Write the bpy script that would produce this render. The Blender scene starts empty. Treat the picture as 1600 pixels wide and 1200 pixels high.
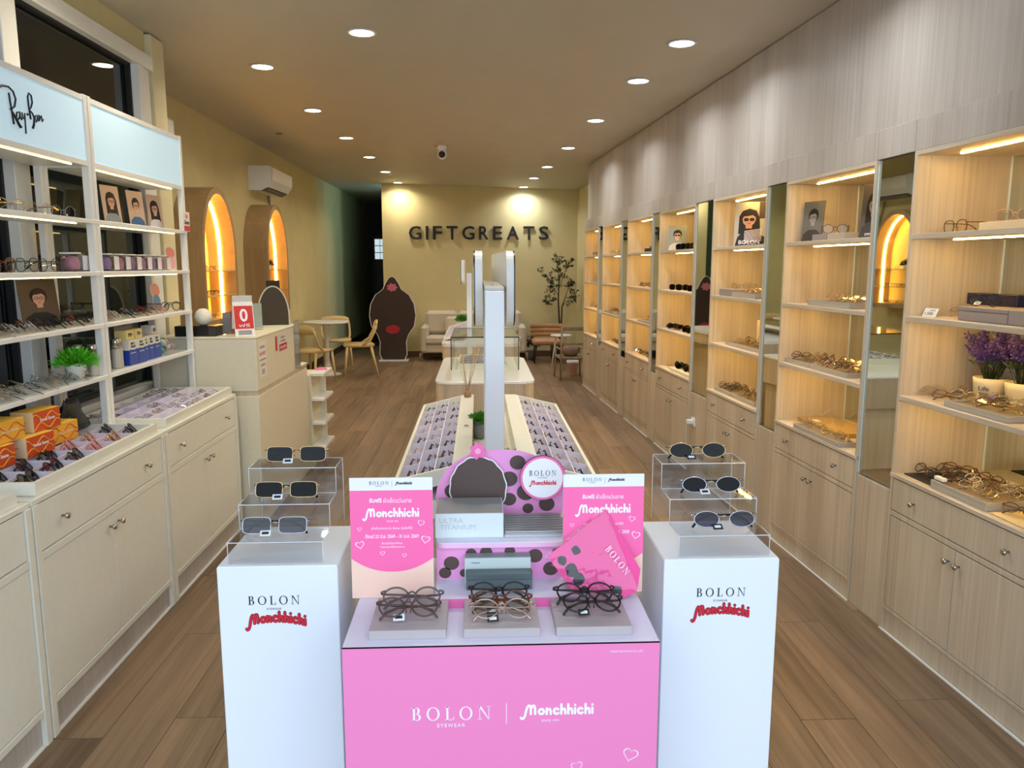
import bpy, math, random, re
from math import sin, cos, pi, radians, atan2, sqrt, hypot
from mathutils import Matrix, Vector, Euler
random.seed(7)
SC = bpy.context.scene
COL = SC.collection

# ------------------------------------------------------------------ camera
cam_d = bpy.data.cameras.new('camera'); cam = bpy.data.objects.new('camera', cam_d); COL.objects.link(cam)
cam_d.sensor_width = 36; cam_d.sensor_fit = 'HORIZONTAL'; cam_d.lens = 36*1210/1600
cam_d.clip_start = 0.02; cam_d.clip_end = 100
cam.location = (0, 0, 1.5)
cam.rotation_euler = (radians(90)-math.atan(185/1210), 0, -radians(2.46))
SC.camera = cam
# ------------------------------------------------------------------ world, exposure
def s2l(c): return tuple(((v/255)/12.92 if v/255 <= .04045 else ((v/255+.055)/1.055)**2.4) for v in c)
W = bpy.data.worlds.new('sky'); SC.world = W; W.use_nodes = True
bg = W.node_tree.nodes['Background']; bg.inputs[0].default_value = (0.70, 0.84, 1.0, 1); bg.inputs[1].default_value = 3.0
SC.view_settings.view_transform = 'Standard'; SC.view_settings.look = 'None'
SC.view_settings.gamma = 1; SC.view_settings.use_curve_mapping = False
SC.view_settings.exposure = 0.0
LAMP_W = 7.5; LED_E = 58.0; ARCH_E = 45.0
pl_d = bpy.data.lights.new('sky_portal', 'AREA'); pl_d.shape = 'RECTANGLE'; pl_d.size = 4.4; pl_d.size_y = 2.7
pl_d.cycles.is_portal = True
pl_o = bpy.data.objects.new('sky_portal', pl_d); COL.objects.link(pl_o); pl_o.location = (-0.3, 0.25, 1.36); pl_o.rotation_euler = (radians(90), 0, 0)

# ------------------------------------------------------------------ materials
MATS = {}
def newmat(n):
    m = bpy.data.materials.new(n); m.use_nodes = True
    return m, m.node_tree, m.node_tree.nodes['Principled BSDF']
def P(n, c, rough=.5, metal=0, spec=.5, noise=0, nscale=30, bump=0, coat=0, trans=0):
    """plain principled colour, with faint procedural mottling"""
    if n in MATS: return MATS[n]
    m, t, b = newmat(n); c = s2l(c)
    b.inputs['Base Color'].default_value = (*c, 1); b.inputs['Roughness'].default_value = rough
    b.inputs['Metallic'].default_value = metal; b.inputs['Specular IOR Level'].default_value = spec
    b.inputs['Coat Weight'].default_value = coat
    b.inputs['Transmission Weight'].default_value = trans
    if noise or bump:
        g = t.nodes.new('ShaderNodeNewGeometry'); nz = t.nodes.new('ShaderNodeTexNoise'); nz.inputs['Scale'].default_value = nscale
        nz.inputs['Detail'].default_value = 3
        t.links.new(g.outputs['Position'], nz.inputs['Vector'])
        if noise:
            r = t.nodes.new('ShaderNodeValToRGB')
            r.color_ramp.elements[0].position = .3; r.color_ramp.elements[1].position = .7
            r.color_ramp.elements[0].color = (*[v*(1-noise) for v in c], 1)
            r.color_ramp.elements[1].color = (*[min(1, v*(1+noise)) for v in c], 1)
            t.links.new(nz.outputs['Fac'], r.inputs[0]); t.links.new(r.outputs[0], b.inputs['Base Color'])
        if bump:
            bp = t.nodes.new('ShaderNodeBump'); bp.inputs['Strength'].default_value = bump; bp.inputs['Distance'].default_value = .004
            t.links.new(nz.outputs['Fac'], bp.inputs['Height']); t.links.new(bp.outputs[0], b.inputs['Normal'])
    MATS[n] = m; return m
def EM(n, c, e):
    if n in MATS: return MATS[n]
    m, t, b = newmat(n); c = s2l(c)
    b.inputs['Base Color'].default_value = (*c, 1); b.inputs['Emission Color'].default_value = (*c, 1); b.inputs['Emission Strength'].default_value = e
    MATS[n] = m; return m
def GL(n, tint=(235, 245, 240), gloss=.08, rough=.02, dark=0):
    """thin clear sheet: transparent + fresnel gloss"""
    if n in MATS: return MATS[n]
    m, t, b = newmat(n); t.nodes.remove(b); out = t.nodes['Material Output']
    tr = t.nodes.new('ShaderNodeBsdfTransparent'); tr.inputs[0].default_value = (*s2l(tint), 1)
    gs = t.nodes.new('ShaderNodeBsdfGlossy'); gs.inputs['Roughness'].default_value = rough
    lw = t.nodes.new('ShaderNodeLayerWeight'); lw.inputs[0].default_value = .5
    pw = t.nodes.new('ShaderNodeMath'); pw.operation = 'POWER'; pw.inputs[1].default_value = 4
    mr = t.nodes.new('ShaderNodeMapRange'); mr.inputs['To Min'].default_value = gloss; mr.inputs['To Max'].default_value = .7
    mx = t.nodes.new('ShaderNodeMixShader')
    t.links.new(lw.outputs['Facing'], pw.inputs[0]); t.links.new(pw.outputs[0], mr.inputs['Value']); t.links.new(mr.outputs[0], mx.inputs[0])
    t.links.new(tr.outputs[0], mx.inputs[1]); t.links.new(gs.outputs[0], mx.inputs[2]); t.links.new(mx.outputs[0], out.inputs[0])
    MATS[n] = m; return m
def WOOD(n, ca, cb, axis='Z', rough=.45, sc=55, rnd=0, bump=.15, spec=.4, knots=0):
    """streaky wood grain along one axis, from world position"""
    if n in MATS: return MATS[n]
    m, t, b = newmat(n); N = t.nodes; L = t.links
    g = N.new('ShaderNodeNewGeometry'); mp = N.new('ShaderNodeMapping')
    s = {'X': (1.2, sc, sc), 'Y': (sc, 1.2, sc), 'Z': (sc, sc, 1.2)}[axis]
    mp.inputs['Scale'].default_value = s
    L.new(g.outputs['Position'], mp.inputs['Vector'])
    src = mp.outputs[0]
    oi = N.new('ShaderNodeObjectInfo')
    if rnd:
        mm = N.new('ShaderNodeVectorMath'); mm.operation = 'MULTIPLY_ADD'; mm.inputs[1].default_value = (1, 1, 1)
        vm = N.new('ShaderNodeVectorMath'); vm.operation = 'SCALE'; vm.inputs[0].default_value = (37, 51, 23)
        L.new(oi.outputs['Random'], vm.inputs['Scale']); L.new(mp.outputs[0], mm.inputs[0]); L.new(vm.outputs[0], mm.inputs[2]); src = mm.outputs[0]
    nz = N.new('ShaderNodeTexNoise'); nz.inputs['Scale'].default_value = 1; nz.inputs['Detail'].default_value = 5; nz.inputs['Roughness'].default_value = .62; nz.inputs['Distortion'].default_value = .5
    L.new(src, nz.inputs['Vector'])
    mp2 = N.new('ShaderNodeMapping'); mp2.inputs['Scale'].default_value = tuple(v*.09 if v > 2 else v*.6 for v in s); L.new(g.outputs['Position'], mp2.inputs['Vector'])
    nb = N.new('ShaderNodeTexNoise'); nb.inputs['Scale'].default_value = 1; nb.inputs['Detail'].default_value = 3; L.new(mp2.outputs[0], nb.inputs['Vector'])
    if rnd:
        m3 = N.new('ShaderNodeVectorMath'); m3.operation = 'ADD'; L.new(mp2.outputs[0], m3.inputs[0]); L.new(vm.outputs[0], m3.inputs[1]); L.new(m3.outputs[0], nb.inputs['Vector'])
    ad = N.new('ShaderNodeMath'); ad.operation = 'ADD'; L.new(nz.outputs['Fac'], ad.inputs[0]); L.new(nb.outputs['Fac'], ad.inputs[1])
    hf = N.new('ShaderNodeMath'); hf.operation = 'MULTIPLY'; hf.inputs[1].default_value = .5; L.new(ad.outputs[0], hf.inputs[0])
    r = N.new('ShaderNodeValToRGB'); r.color_ramp.elements[0].position = .36; r.color_ramp.elements[1].position = .62
    r.color_ramp.elements[0].color = (*s2l(ca), 1); r.color_ramp.elements[1].color = (*s2l(cb), 1)
    L.new(hf.outputs[0], r.inputs[0]); col = r.outputs[0]
    if rnd:
        hs = N.new('ShaderNodeHueSaturation'); mr = N.new('ShaderNodeMapRange'); mr.inputs['To Min'].default_value = 1-rnd; mr.inputs['To Max'].default_value = 1+rnd
        L.new(oi.outputs['Random'], mr.inputs['Value']); L.new(mr.outputs[0], hs.inputs['Value']); L.new(col, hs.inputs['Color']); col = hs.outputs[0]
    L.new(col, b.inputs['Base Color']); b.inputs['Roughness'].default_value = rough; b.inputs['Specular IOR Level'].default_value = spec
    if bump:
        bp = N.new('ShaderNodeBump'); bp.inputs['Strength'].default_value = bump; bp.inputs['Distance'].default_value = .001
        L.new(nz.outputs['Fac'], bp.inputs['Height']); L.new(bp.outputs[0], b.inputs['Normal'])
    MATS[n] = m; return m

PALE = WOOD('pale_laminate', (180, 164, 140), (210, 197, 174), 'Z', .42, 70)
PALE_UP = WOOD('upper_laminate', (166, 157, 147), (192, 184, 175), 'Z', .38, 60)
PALEH = WOOD('pale_laminate_flat', (186, 170, 146), (212, 199, 178), 'Y', .42, 70)
FLOORM = WOOD('floor_plank', (96, 76, 56), (144, 118, 92), 'Y', .45, 42, rnd=.06, bump=.2)
ARCHW = WOOD('arch_veneer', (156, 128, 92), (180, 152, 114), 'Z', .5, 60)
ASHW = WOOD('ash_wood', (150, 125, 92), (176, 150, 115), 'Z', .5, 70)
RIBW = WOOD('fluted_laminate', (190, 172, 146), (216, 200, 176), 'Z', .45, 50)
CREAM = P('cream_lacquer', (226, 225, 212), .4, noise=.02)
CREAM2 = P('counter_cream', (222, 216, 192), .45, noise=.02)
WHITE = P('white_paint', (232, 231, 226), .35, noise=.015)
WHITEG = P('white_gloss', (236, 238, 240), .22)
WALLY = P('yellow_wall_paint', (214, 201, 152), .75, noise=.03, nscale=4, bump=.05)
CEILM = P('ceiling_paint', (196, 190, 176), .55, noise=.02, nscale=3, bump=.12)
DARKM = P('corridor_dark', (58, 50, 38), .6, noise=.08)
CHROME = P('chrome', (190, 186, 178), .22, 1)
MIRROR = P('mirror_silver', (212, 220, 214), .015, 1)
EDGE = P('mirror_edge', (225, 235, 230), .2, spec=.9)
BLACK = P('black_plastic', (16, 16, 17), .3)
BLACKM = P('black_matte', (22, 22, 22), .6)
LILAC = P('lilac_liner', (222, 214, 226), .7, noise=.02)
TRAYW = P('tray_white', (232, 230, 216), .42, noise=.015)
LED = EM('led_warm', (255, 204, 106), LED_E)
LEDC = EM('led_cool_yellow', (255, 222, 140), 7.0)
LEDA = EM('led_arch', (255, 196, 92), ARCH_E)
GLASSM = GL('clear_glass', (250, 252, 251), .03)
WGLASS = GL('window_glass', (120, 126, 124), .07)
LENSM = GL('clear_lens', (240, 243, 243), .06)
ACRY = GL('acrylic', (246, 248, 250), .06, .03)
ACRE = P('acrylic_edge', (225, 230, 235), .15, spec=.9)

# ------------------------------------------------------------------ mesh builder
class M:
    def __init__(s): s.v = []; s.f = []; s.m = []; s.s = []
    def add(s, vs, fs, mi=0, sm=False, T=None):
        o = len(s.v)
        s.v += [tuple(T @ Vector(v)) for v in vs] if T is not None else [tuple(v) for v in vs]
        for f in fs: s.f.append(tuple(i+o for i in f)); s.m.append(mi); s.s.append(sm)
        return s
    def box(s, x0, x1, y0, y1, z0, z1, b=0, mi=0, T=None):
        if b <= 0:
            vs = [(x, y, z) for x in (x0, x1) for y in (y0, y1) for z in (z0, z1)]
            return s.add(vs, [(0, 1, 3, 2), (4, 6, 7, 5), (0, 4, 5, 1), (2, 3, 7, 6), (0, 2, 6, 4), (1, 5, 7, 3)], mi, False, T)
        b = min(b, (x1-x0)*.49, (y1-y0)*.49, (z1-z0)*.49)
        vs = []; idx = {}
        X = (x0, x1); Y = (y0, y1); Z = (z0, z1)
        for i in (0, 1):
            for j in (0, 1):
                for k in (0, 1):
                    sx = b if i == 0 else -b; sy = b if j == 0 else -b; sz = b if k == 0 else -b
                    idx[i, j, k, 0] = len(vs); vs.append((X[i], Y[j]+sy, Z[k]+sz))
                    idx[i, j, k, 1] = len(vs); vs.append((X[i]+sx, Y[j], Z[k]+sz))
                    idx[i, j, k, 2] = len(vs); vs.append((X[i]+sx, Y[j]+sy, Z[k]))
        I = idx; fs = []
        for i in (0, 1): f = [I[i, 0, 0, 0], I[i, 1, 0, 0], I[i, 1, 1, 0], I[i, 0, 1, 0]]; fs.append(f if i else f[::-1])
        for j in (0, 1): f = [I[0, j, 0, 1], I[0, j, 1, 1], I[1, j, 1, 1], I[1, j, 0, 1]]; fs.append(f if j else f[::-1])
        for k in (0, 1): f = [I[0, 0, k, 2], I[1, 0, k, 2], I[1, 1, k, 2], I[0, 1, k, 2]]; fs.append(f if k else f[::-1])
        for i in (0, 1):
            for j in (0, 1):
                fs.append([I[i, j, 0, 0], I[i, j, 0, 1], I[i, j, 1, 1], I[i, j, 1, 0]][::(1 if i == j else -1)])
                fs.append([I[i, 0, j, 0], I[i, 0, j, 2], I[i, 1, j, 2], I[i, 1, j, 0]][::(-1 if i == j else 1)])
                fs.append([I[0, i, j, 1], I[0, i, j, 2], I[1, i, j, 2], I[1, i, j, 1]][::(1 if i == j else -1)])
        for i in (0, 1):
            for j in (0, 1):
                for k in (0, 1):
                    f = [I[i, j, k, 0], I[i, j, k, 1], I[i, j, k, 2]]
                    fs.append(f if (i+j+k) % 2 else f[::-1])
        return s.add(vs, fs, mi, False, T)
    def tube(s, pts, r, n=6, closed=False, mi=0, T=None, sm=True, r2=None, flat=1.0):
        pts = [Vector(p) for p in pts]; k = len(pts); rs = r if isinstance(r, (list, tuple)) else [r]*k
        vs = []; fs = []; up = None
        for i, p in enumerate(pts):
            a = pts[(i-1) % k] if (closed or i > 0) else p; c = pts[(i+1) % k] if (closed or i < k-1) else p
            t = (c-a); t = t.normalized() if t.length > 1e-9 else Vector((0, 0, 1))
            if up is None: up = Vector((0, 0, 1)) if abs(t.z) < .9 else Vector((1, 0, 0))
            sd = t.cross(up)
            if sd.length < 1e-6: sd = t.cross(Vector((0, 1, 0)))
            sd.normalize(); u2 = sd.cross(t).normalized(); up = u2
            for j in range(n):
                an = 2*pi*j/n; vs.append(p+sd*cos(an)*rs[i]*flat+u2*sin(an)*rs[i])
        kk = k if closed else k-1
        for i in range(kk):
            for j in range(n):
                a = i*n+j; b = i*n+(j+1) % n; c = ((i+1) % k)*n+(j+1) % n; d = ((i+1) % k)*n+j
                fs.append((a, b, c, d))
        if not closed: fs.append(tuple(range(n))[::-1]); fs.append(tuple((k-1)*n+j for j in range(n)))
        return s.add(vs, fs, mi, sm, T)
    def lathe(s, prof, n=16, c=(0, 0, 0), mi=0, T=None, sm=True, sx=1, sy=1):
        vs = []; fs = []
        for (r, z) in prof:
            for j in range(n): a = 2*pi*j/n; vs.append((c[0]+r*cos(a)*sx, c[1]+r*sin(a)*sy, c[2]+z))
        for i in range(len(prof)-1):
            for j in range(n): fs.append((i*n+j, i*n+(j+1) % n, (i+1)*n+(j+1) % n, (i+1)*n+j))
        if prof[0][0] > 1e-6: fs.append(tuple(range(n))[::-1])
        if prof[-1][0] > 1e-6: fs.append(tuple((len(prof)-1)*n+j for j in range(n)))
        return s.add(vs, fs, mi, sm, T)
    def prism(s, poly, t0, t1, mi=0, T=None):
        """polygon in local XY, extruded along Z from t0 to t1"""
        k = len(poly); vs = [(x, y, t0) for x, y in poly]+[(x, y, t1) for x, y in poly]
        ar = sum(poly[i][0]*poly[(i+1) % k][1]-poly[(i+1) % k][0]*poly[i][1] for i in range(k))
        fs = [tuple(range(k))[::-1], tuple(range(k, 2*k))]+[(i, (i+1) % k, k+(i+1) % k, k+i) for i in range(k)]
        if ar < 0: fs = [f[::-1] for f in fs]
        return s.add(vs, fs, mi, False, T)
    def mesh(s, name, mats):
        me = bpy.data.meshes.new(name); me.from_pydata(s.v, [], s.f)
        for m in (mats if isinstance(mats, (list, tuple)) else [mats]): me.materials.append(m)
        me.polygons.foreach_set('material_index', s.m); me.polygons.foreach_set('use_smooth', s.s); me.update()
        return me
def mobj(name, me, parent=None, loc=(0, 0, 0), rot=(0, 0, 0)):
    o = bpy.data.objects.new(name, me); COL.objects.link(o); o.location = loc; o.rotation_euler = rot
    if parent is not None: o.parent = parent
    return o
def obj(name, mb, mats, parent=None, loc=(0, 0, 0), rot=(0, 0, 0)): return mobj(name, mb.mesh(name, mats), parent, loc, rot)
def tag(o, label, cat, group=None):
    o['label'] = label; o['category'] = cat
    if group: o['group'] = group
    return o
def thing(name, label, cat, loc=(0, 0, 0), rotz=0, group=None, rot=None):
    o = bpy.data.objects.new(name, None); COL.objects.link(o); o.location = loc; o.rotation_euler = rot if rot else (0, 0, rotz)
    o.empty_display_size = .05
    return tag(o, label, cat, group)
def struct(name, mb, mats, parent=None):
    o = obj(name, mb, mats, parent); o['kind'] = 'structure'; return o
def dup(root, loc, rot, label=None, group=None):
    r = root.copy(); COL.objects.link(r); r.location = loc; r.rotation_euler = rot
    if label: r['label'] = label
    if group: r['group'] = group
    for ch in list(root.children):
        c = ch.copy(); COL.objects.link(c); c.parent = r
        for g in list(ch.children): d = g.copy(); COL.objects.link(d); d.parent = c
    return r
FZ = (radians(90), 0, 0)            # a flat print that faces the shop front
FX = (radians(90), 0, radians(90))  # a flat print that faces the right wall
RA = radians(3.0331)
FR = (radians(90), 0, radians(-90)+RA)  # a flat print on the right units

# ------------------------------------------------------------------ lettering
_tc = {}
def text_geo(s, w, h, depth=.0006, bold=0.0, shear=0.0, sp=1.0, arc=0.0):
    key = (s, depth, bold, shear, sp)
    if key not in _tc:
        cu = bpy.data.curves.new('tmp', 'FONT'); cu.body = s; cu.size = 1; cu.extrude = .02; cu.offset = bold; cu.shear = shear
        cu.space_character = sp; cu.resolution_u = 3; cu.align_x = 'CENTER'
        o = bpy.data.objects.new('tmp', cu); COL.objects.link(o)
        dg = bpy.context.evaluated_depsgraph_get(); dg.update()
        me = bpy.data.meshes.new_from_object(o.evaluated_get(dg))
        vs = [tuple(v.co) for v in me.vertices]; fs = [tuple(p.vertices) for p in me.polygons]
        bpy.data.objects.remove(o); bpy.data.curves.remove(cu); bpy.data.meshes.remove(me)
        _tc[key] = (vs, fs)
    vs, fs = _tc[key]
    if not vs: return [], []
    x0 = min(v[0] for v in vs); x1 = max(v[0] for v in vs); y0 = min(v[1] for v in vs); y1 = max(v[1] for v in vs)
    sx = w/(x1-x0); sy = h/(y1-y0) if h else sx
    out = []
    for x, y, z in vs:
        X = (x-(x0+x1)/2)*sx; Y = (y-(y0+y1)/2)*sy
        if arc: Y += arc*(1-(2*X/w)**2)-arc*.5
        out.append((X, Y, depth if z > 0 else 0.0))
    return out, fs
def text(name, parent, s, w, h, loc, rot, mat, **k):
    mb = M(); vs, fs = text_geo(s, w, h, **k); mb.add(vs, fs)
    return obj(name, mb, mat, parent, loc, rot)
def serif_geo(mb, s, w, h, t=.0006, mi=0, T=None, gap=.42):
    """spaced classic capitals with hairlines and serifs"""
    def R(x0, x1, y0, y1): return [(x0, y0), (x1, y0), (x1, y1), (x0, y1)]
    th, tn, sf = .15, .045, .035
    def ring(cx, rx, ry, tx, ty, a0=0, a1=2*pi, n=20, cy=.5):
        out = []
        for i in range(n):
            a, b = a0+(a1-a0)*i/n, a0+(a1-a0)*(i+1)/n
            out.append([(cx+rx*cos(a), cy+ry*sin(a)), (cx+rx*cos(b), cy+ry*sin(b)), (cx+(rx-tx)*cos(b), cy+(ry-ty)*sin(b)), (cx+(rx-tx)*cos(a), cy+(ry-ty)*sin(a))])
        return out
    G = {'B': (.72, [R(.1, .1+th, 0, 1), R(0, .4, 0, sf), R(0, .4, 1-sf, 1), R(.2, .4, .5, .54)]+ring(.36, .26, .25, th, tn, -pi/2, pi/2, 10, .77)+ring(.38, .32, .27, th, tn, -pi/2, pi/2, 10, .27)),
         'O': (1.0, ring(.5, .5, .52, th, tn)),
         'L': (.68, [R(.1, .1+th, 0, 1), R(0, .35, 1-sf, 1), R(0, .66, 0, sf), [(.6, 0), (.68, 0), (.68, .26), (.64, .26)]]),
         'N': (.95, [R(.12, .12+tn, 0, 1), R(.82, .82+tn, 0, 1), [(.08, 1), (.24, 1), (.865, 0), (.8, 0)], R(0, .3, 0, sf), R(.0, .15, 1-sf, 1), R(.68, 1, 1-sf, 1)])}
    tot = sum(G[c][0] for c in s)+gap*(len(s)-1); k = w/tot; x = -w/2
    for c in s:
        wd, polys = G[c]
        for p in polys: mb.prism([(x+px*k, (py-.5)*h) for px, py in p], 0, t, mi, T)
        x += (wd+gap)*k
def serif(name, parent, s, w, h, loc, rot, mat):
    mb = M(); serif_geo(mb, s, w, h); return obj(name, mb, mat, parent, loc, rot)
INK = P('black_ink', (24, 24, 26), .5); INKW = P('white_ink', (245, 240, 248), .5); INKG = P('grey_ink', (90, 90, 96), .5)
REDI = P('red_ink', (205, 30, 52), .5); REDD = P('dark_red_ink', (140, 16, 32), .5); PINKI = P('pink_ink', (240, 110, 175), .5)

# ------------------------------------------------------------------ room shell
def cz(x): return 2.76-.03*x
fl = M().box(-2.9, 2.3, -4, 18, -.06, -.012); FLOOR = struct('floor', fl, P('sub_floor', (60, 46, 34), .7))
pk = M().box(-.0945, .0945, 0, 1.318, -.012, 0, b=.0016).mesh('plank', FLOORM)
for i in range(-13, 10):
    x = i*.19+.02; off = ((i*7) % 13)/13*1.32
    for j in range(0, 12):
        y = off-.6+j*1.32
        if y+1.32 < 1.6 or y > (14.2 if x < -1.4 else 12.8): continue
        if x < -1.55 and y+1.32 < 4.5: continue
        if x > 1.75 and y < 8.5: continue
        mobj('floor_plank', pk, FLOOR, (x, y, 0))
cm = M().add([(-2.7, .3, cz(-2.7)), (2.1, .3, cz(2.1)), (2.1, 18, cz(2.1)), (-2.7, 18, cz(-2.7)),
              (-2.7, .3, cz(-2.7)+.1), (2.1, .3, cz(2.1)+.1), (2.1, 18, cz(2.1)+.1), (-2.7, 18, cz(-2.7)+.1)],
             [(3, 2, 1, 0), (4, 5, 6, 7), (0, 1, 5, 4), (1, 2, 6, 5), (2, 3, 7, 6), (3, 0, 4, 7)])
struct('ceiling', cm, CEILM)
BW = 12.85
struct('wall_back', M().box(-1.55, 1.9, BW, BW+.12, 0, 2.85), WALLY)
struct('baseboard_back', M().box(-1.55, 1.66, BW-.014, BW, 0, .1, b=.003), WOOD('base_wood', (96, 70, 42), (122, 92, 60), 'X', .5, 60))
struct('wall_left', M().box(-2.6, -2.45, 4.95, 17.6, 0, 2.9).box(-2.45, -1.96, 4.95, 5.0, 0, 2.9), WALLY)
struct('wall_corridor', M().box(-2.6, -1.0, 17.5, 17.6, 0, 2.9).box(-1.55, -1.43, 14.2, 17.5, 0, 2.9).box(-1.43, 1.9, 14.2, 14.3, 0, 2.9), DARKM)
struct('baseboard_left', M().box(-2.45, -2.437, 5.0, 17.4, 0, .1, b=.003), P('dark_base', (60, 44, 30), .5))
RB = Vector((1.700, 2.43, 0))
def rw(n, s, z=0): return (RB.x+n*cos(RA)-s*sin(RA), RB.y+n*sin(RA)+s*cos(RA), z)
RT = Matrix.Translation(RB) @ Matrix.Rotation(RA, 4, 'Z')
struct('wall_right', M().box(.475, .6, -2.6, 11, 0, 2.85, T=RT), WALLY)
# corridor door, window and lamp
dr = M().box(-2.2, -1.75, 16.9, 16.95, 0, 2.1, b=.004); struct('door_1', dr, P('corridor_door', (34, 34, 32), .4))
kn = struct('door_frame', M().box(-2.25, -2.2, 16.86, 16.95, 0, 2.16).box(-1.75, -1.7, 16.86, 16.95, 0, 2.16).box(-2.25, -1.7, 16.86, 16.95, 2.11, 2.16), P('corridor_trim', (70, 64, 54), .5), bpy.data.objects['door_1'])
wd = struct('window_2', M().box(-1.92, -1.7, 14.6, 14.63, 1.6, 2.0, b=.004), P('corridor_trim', (70, 64, 54), .5))
for i in range(2):
    for j in range(3):
        o = struct('pane', M().box(-1.905+i*.1, -1.815+i*.1, 14.59, 14.6, 1.62+j*.125, 1.73+j*.125), EM('lit_pane', (200, 215, 225), .9), wd)
def point(name, loc, w, col, r, parent=None):
    d = bpy.data.lights.new(name, 'POINT'); d.energy = w; d.color = col; d.shadow_soft_size = r
    o = bpy.data.objects.new(name, d); COL.objects.link(o); o.location = loc
    if parent: o.parent = parent
    return o
tl = thing('corridor_lamp', 'small cool lamp in the dark corridor behind the back wall', 'lamp', (-1.15, 13.35, 2.62))
obj('lamp_housing', M().lathe([(.05, .16), (.06, .12), (.055, .1)], 12), WHITE, tl)
obj('lamp_globe', M().lathe([(.0, -.045), (.03, -.035), (.045, 0), (.05, .05), (.055, .1)], 12), EM('cool_globe', (150, 230, 235), 3), tl)
point('lamp_light', (0, -.0, -.1), 8, (.35, .85, .9), .06, tl)

# windowed side wall left of the shop front
wl = M().box(-2.05, -1.92, -.5, 4.755, 0, .8).box(-2.05, -1.9, -.5, 4.755, 2.68, 2.9)
struct('wall_window_side', wl, WALLY)
W1 = struct('window_1', M().box(-1.96, -1.86, -.5, 4.76, 2.60, 2.68, b=.004).box(-1.96, -1.86, -.5, 4.76, .8, .84, b=.004), WHITE)
for i, (y0, y1) in enumerate([(.6, .68), (2.0, 2.08), (3.29, 3.36), (3.365, 3.43), (4.56, 4.63), (4.635, 4.73)]):
    struct('mullion', M().box(-1.96, -1.86 if i % 2 == 0 else -1.875, y0, y1, .8, 2.60, b=.003), WHITE, W1)
for y0, y1 in [(-.5, .6), (.68, 2.0), (2.08, 3.29), (3.43, 4.56)]:
    struct('pane', M().box(-1.935, -1.93, y0, y1, .84, 2.6), WGLASS, W1)
    struct('gasket', M().box(-1.94, -1.905, y1-.018, y1, .84, 2.6).box(-1.94, -1.905, y0, y1, 2.585, 2.6), BLACKM, W1)
struct('wall_column', M().box(-2.12, -1.865, 4.76, 4.94, 0, cz(-1.865)-.008, b=.004), P('column_paint', (222, 212, 172), .7, noise=.02, nscale=8))
struct('wall_backdrop', M().box(-3.4, -3.3, -2, 5.4, -.05, 3.2).box(-3.4, -2.6, 5.0, 5.1, -.05, 3.2), P('backdrop_dark', (34, 35, 33), .8, noise=.3, nscale=3))  # dark backdrop added beyond the windows to keep sky light out

# upper laminate panels and fascia on the right
zt = 2.70
cuts = [-2.5, -1.3, -.1, 1.1, 2.3, 3.5, 4.7, 5.9, 7.27]
UP = struct('trim_1', M().box(.05, .07, -2.5, 7.26, 2.0, zt+.02, T=RT), PALE)
for a, b_ in zip(cuts, cuts[1:]): struct('wall_panel', M().box(.035, .05, a+.001, b_-.001, 2.052, zt+.005, b=.0015, T=RT), PALE_UP, UP)
UE = [(-.28, .56), (.82, 1.66), (1.90, 2.75), (3.11, 4.0), (4.21, 5.08), (5.34, 6.21), (6.45, 7.26)]
fc = [-2.5, -1.3, -.28, .56, .82, 1.66, 1.9, 2.75, 3.11, 4.0, 4.21, 5.08, 5.34, 6.21, 6.45, 7.27]
F_ = struct('trim_2', M().box(.018, .05, -2.5, 7.25, 1.955, 2.045, T=RT), PALE)
for a, b_ in zip(fc, fc[1:]): struct('fascia_panel', M().box(0, .018, a+.0008, b_-.0008, 1.932, 2.05, b=.0012, T=RT), PALE_UP, F_)
struct('trim_3', M().box(-.0, .47, 7.262, 7.28, 0, 2.05, T=RT), PALE)
for (a, b_) in [(-2.5, -.3)]: struct('wall_lower_panel', M().box(.0, .02, a, b_, 0, 1.93, T=RT), PALE)

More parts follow.
